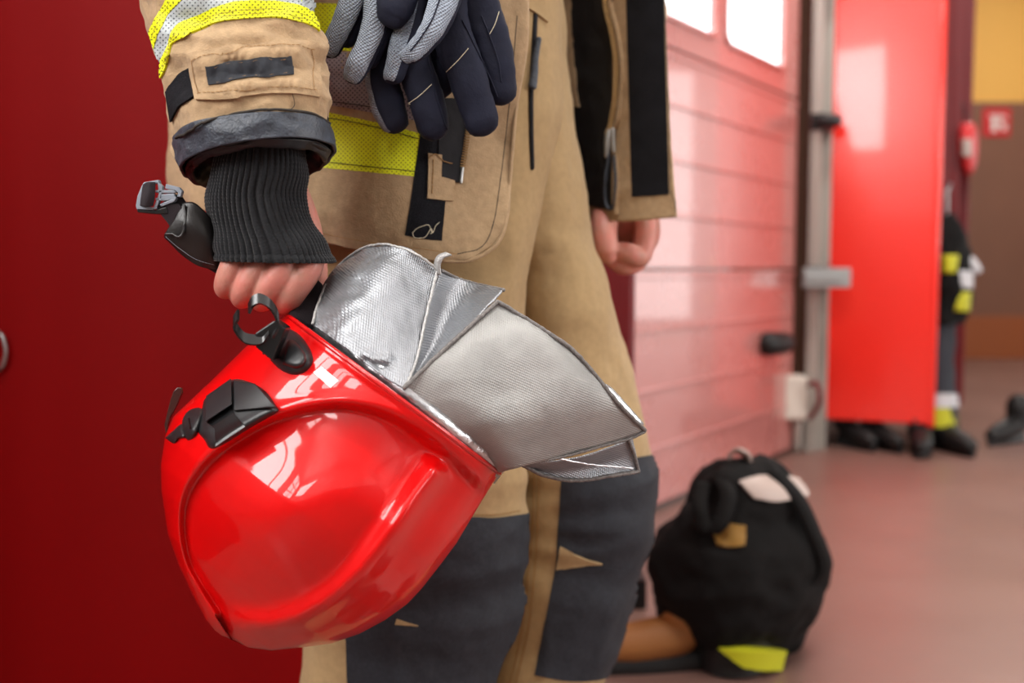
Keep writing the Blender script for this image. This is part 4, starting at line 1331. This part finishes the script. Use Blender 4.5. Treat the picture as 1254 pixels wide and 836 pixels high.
# black bag on the floor
by = 2.02
bag = empty('gear_bag', floor_at(905, 815), 'black bulging gear bag with pale tag and amber patch on the floor before the gate', 'bag')
m = loft([(884, 562, 925, 558, by, .04, 0), (852, 588, 958, 574, by, .1, 0), (846, 622, 980, 606, by, .14, 0), (812, 650, 994, 645, by, .16, 0), (794, 686, 1016, 690, by, .18, 0), (800, 718, 1006, 722, by, .18, 0), (814, 752, 1000, 752, by, .17, 0), (838, 782, 978, 786, by, .15, 0), (862, 800, 955, 803, by, .12, 0)], 70, 90, cap=True)
m.displace(lambda p: .016 * fbm(p, 9, 9, 9) + .008 * crease(p, 9, 9, 12))
GB = m.bvh()
m.build('bag_body', M['bagblack'], bag)
m = loft([(848, 780, 960, 782, by, .14, 0), (845, 812, 957, 812, by, .13, 0), (845, 832, 955, 832, by, .13, 0)], 14, 50, cap=True)
zmin = min(v.z for v in m.v)
for i, v in enumerate(m.v):
    if v.z < .004:
        m.v[i] = Vector((v.x, v.y, .004))
BB_ = m.bvh()
m.build('bag_base', M['rubber'], bag)
patch('pale_tag', GB, [(906, 592), (940, 585), (972, 588), (986, 603)], [(922, 610), (945, 613), (965, 612), (984, 609)], M['paletag'], bag, nu=16, nv=10, Yd=1.9, th=.01)
patch('amber_patch', GB, [(872, 648), (890, 641), (911, 643)], [(878, 668), (892, 670), (911, 668)], M['amber'], bag, nu=12, nv=8, Yd=1.9, th=.008)
m = MB(); ribbon(m, [P(893, 566, 1.97), P(898, 552, 1.96), P(907, 550, 1.95), P(917, 556, 1.95), P(920, 566, 1.96)], Vector((0, .03, -.012)), .006, 20); m.build('carry_handle', M['paletag'], bag)
patch('lime_strip', BB_, [(884, 789), (920, 791), (952, 793)], [(906, 811), (925, 816), (946, 817)], M['limeflat'], bag, nu=14, nv=8, Yd=1.87, th=.02)
m = MB(); ribbon(m, [P(850, 590, 1.93), P(846, 620, 1.88), P(856, 650, 1.85), P(872, 640, 1.84), P(882, 606, 1.87), P(872, 585, 1.92)], Vector((.03, -.01, 0)), .006, 40); m.build('strap', M['bagblack'], bag)
m = MB(); ribbon(m, [P(955, 575, 1.93), P(985, 610, 1.92), P(1004, 650, 1.92), P(1018, 690, 1.93), P(1005, 712, 1.93), P(985, 715, 1.9)], Vector((-.03, -.02, 0)), .008, 40); m.build('strap', M['bagblack'], bag)
boot_at(floor_at(836, 816), 3.3, 'tan leather boot with black sole on the floor left of the black bag', None, h=.11, mat='tanboot', s=.8)

# ------------------------------------------------------------------ light
L1W, L2W, B1W, R1W, R2W, C1W, C2W, C3W = 100, 75, 45, 270, 215, 60, 70, 80
def area(name, loc, target, sx, sy, power, col=(1, 1, 1)):
    l = bpy.data.lights.new(name, 'AREA')
    l.shape = 'RECTANGLE'; l.size = sx; l.size_y = sy; l.energy = power; l.color = col
    o = bpy.data.objects.new(name, l); COL.objects.link(o)
    o.location = loc
    o.rotation_euler = (Vector(target) - Vector(loc)).to_track_quat('-Z', 'Y').to_euler()
    return o


# the rest of the room: walls and the windows that let the daylight in
def wbox(name, c, dims, mat):
    m = MB(); m.box(c, dims)
    return struct(m.build(name, M[mat], smooth=False))


wbox('wall_left', (-2.5, .15, 1.95), (.2, 5.5, 3.9), 'greypaint')
wbox('wall_side', (-1.1, 3.02, 1.95), (2.6, .16, 3.9), 'greypaint')
wbox('wall_back', (2.2, -2.7, .7), (9.6, .2, 1.4), 'greypaint')
wbox('wall_back_upper', (2.2, -2.7, 2.65), (9.6, .2, 2.5), 'paleplaster')
wbox('wall_right', (6.1, 1.05, 1.95), (.2, 7.7, 3.9), 'paleplaster')
wbox('wall_right_far', (6.1, 8.0, 1.95), (.2, 2.6, 3.9), 'paleplaster')
wbox('wall_right_lintel', (6.1, 5.8, 3.3), (.2, 1.8, 1.2), 'paleplaster')
m = MB(); m.box((9, 6, -.06), (5.8, 9, .1)); struct(m.build('ground_yard', M['outground'], smooth=False))
nw = [0]


def window(c, n, w, h, power, bars=(2, 3), col=(1, .985, .97)):
    """daylight through a wall window: frame with glazing bars before the bright opening"""
    c, n = Vector(c), Vector(n)
    s = n.cross(ZV) * -1
    nw[0] += 1
    m = MB()
    for k in range(bars[0] + 1):
        m.box(c + s * (k / bars[0] - .5) * w + n * .05, (.05, .05, h + .05), (s, n, ZV))
    for k in range(bars[1] + 1):
        m.box(c + ZV * (k / bars[1] - .5) * h + n * .05, (w + .05, .05, .05), (s, n, ZV))
    struct(m.build('window_%d' % nw[0], M['whitebox'], smooth=False))
    area('daylight', c + n * .02, c + n * 2, w, h, power, col)


window((-2.4, -.15, 2.55), (1, 0, 0), 1.1, 1.7, L1W, (2, 1))
window((-2.4, -1.75, 2.75), (1, 0, 0), 1.1, 1.7, L2W)
window((-1.75, -2.6, 2.75), (0, 1, 0), .8, 1.2, B1W, (1, 1))
area('daylight_yard', (9.5, 6.6, 2.2), (6, 5.9, 1.0), 6, 4.4, R1W, (1, .985, .97))
window((6, -.3, 1.75), (-1, 0, 0), 2.6, 2.6, R2W, (3, 3))
for loc, w in (((.3, .2, 3.8), C1W), ((1.6, 3.0, 3.8), C2W), ((3.6, 7.0, 3.8), C3W)):
    area('ceiling_lamp', loc, (loc[0], loc[1], 0), 1.5, .4, w, (1, .97, .93))
wo = bpy.data.worlds.new('world'); SC.world = wo
wo.use_nodes = True
wo.node_tree.nodes['Background'].inputs[0].default_value = (1, .96, .93, 1)
wo.node_tree.nodes['Background'].inputs[1].default_value = .3

cam = bpy.data.cameras.new('camera')
co = bpy.data.objects.new('camera', cam); COL.objects.link(co)
co.location = CAM
co.rotation_euler = (PI / 2 - PITCH, 0, 0)
cam.sensor_width = 36; cam.lens = 35
cam.clip_start = .01
cam.dof.use_dof = True; cam.dof.focus_distance = .91; cam.dof.aperture_fstop = 3.2
SC.camera = co
SC.view_settings.view_transform = 'Standard'
SC.view_settings.look = 'None'
SC.view_settings.gamma = 1
SC.view_settings.use_curve_mapping = False
SC.view_settings.exposure = 0.15
SC.cycles.use_denoising = True
SC.cycles.max_bounces = 6
SC.cycles.caustics_reflective = False
SC.cycles.caustics_refractive = False

PART_LABELS = {
    'waist_band': 'lime mesh band', 'waist_tape': 'grey mesh tape', 'lining': 'black inner lining', 'knitted_wristlet': 'black ribbed knit cuff',
    'cuff_trim': 'charcoal cuff trim', 'knee_patch': 'black knee patch', 'front_hook_strip': 'black hook and loop strip', 'hook_strip': 'broad black hook and loop strip',
    'zipper_teeth': 'brass zip teeth', 'sleeve_tab_patch': 'black patch on the sleeve tab', 'sleeve_hook_strip': 'black hook strip beside the sleeve tab',
    'neck_curtain': 'silver aluminised neck curtain', 'curtain_flap': 'dull grey outer curtain flap', 'lamp_clip': 'black open lamp clip',
    'visor_bracket': 'black plastic bracket', 'buckle': 'grey plastic buckle', 'strap_pad': 'black leather strap pad', 'sticker': 'pale rectangular sticker',
    'pale_tag': 'pale tag', 'amber_patch': 'amber patch', 'lime_strip': 'lime strip', 'body': 'bare hands', 'symbol': 'white symbol',
    'yellow_band': 'yellow reflective band', 'silver_band': 'silver reflective band', 'back_stitching': 'pale stitched line'}
for o in SC.objects:
    k = o.name.split('.')[0]
    if o.parent and k in PART_LABELS:
        o['label'] = PART_LABELS[k]
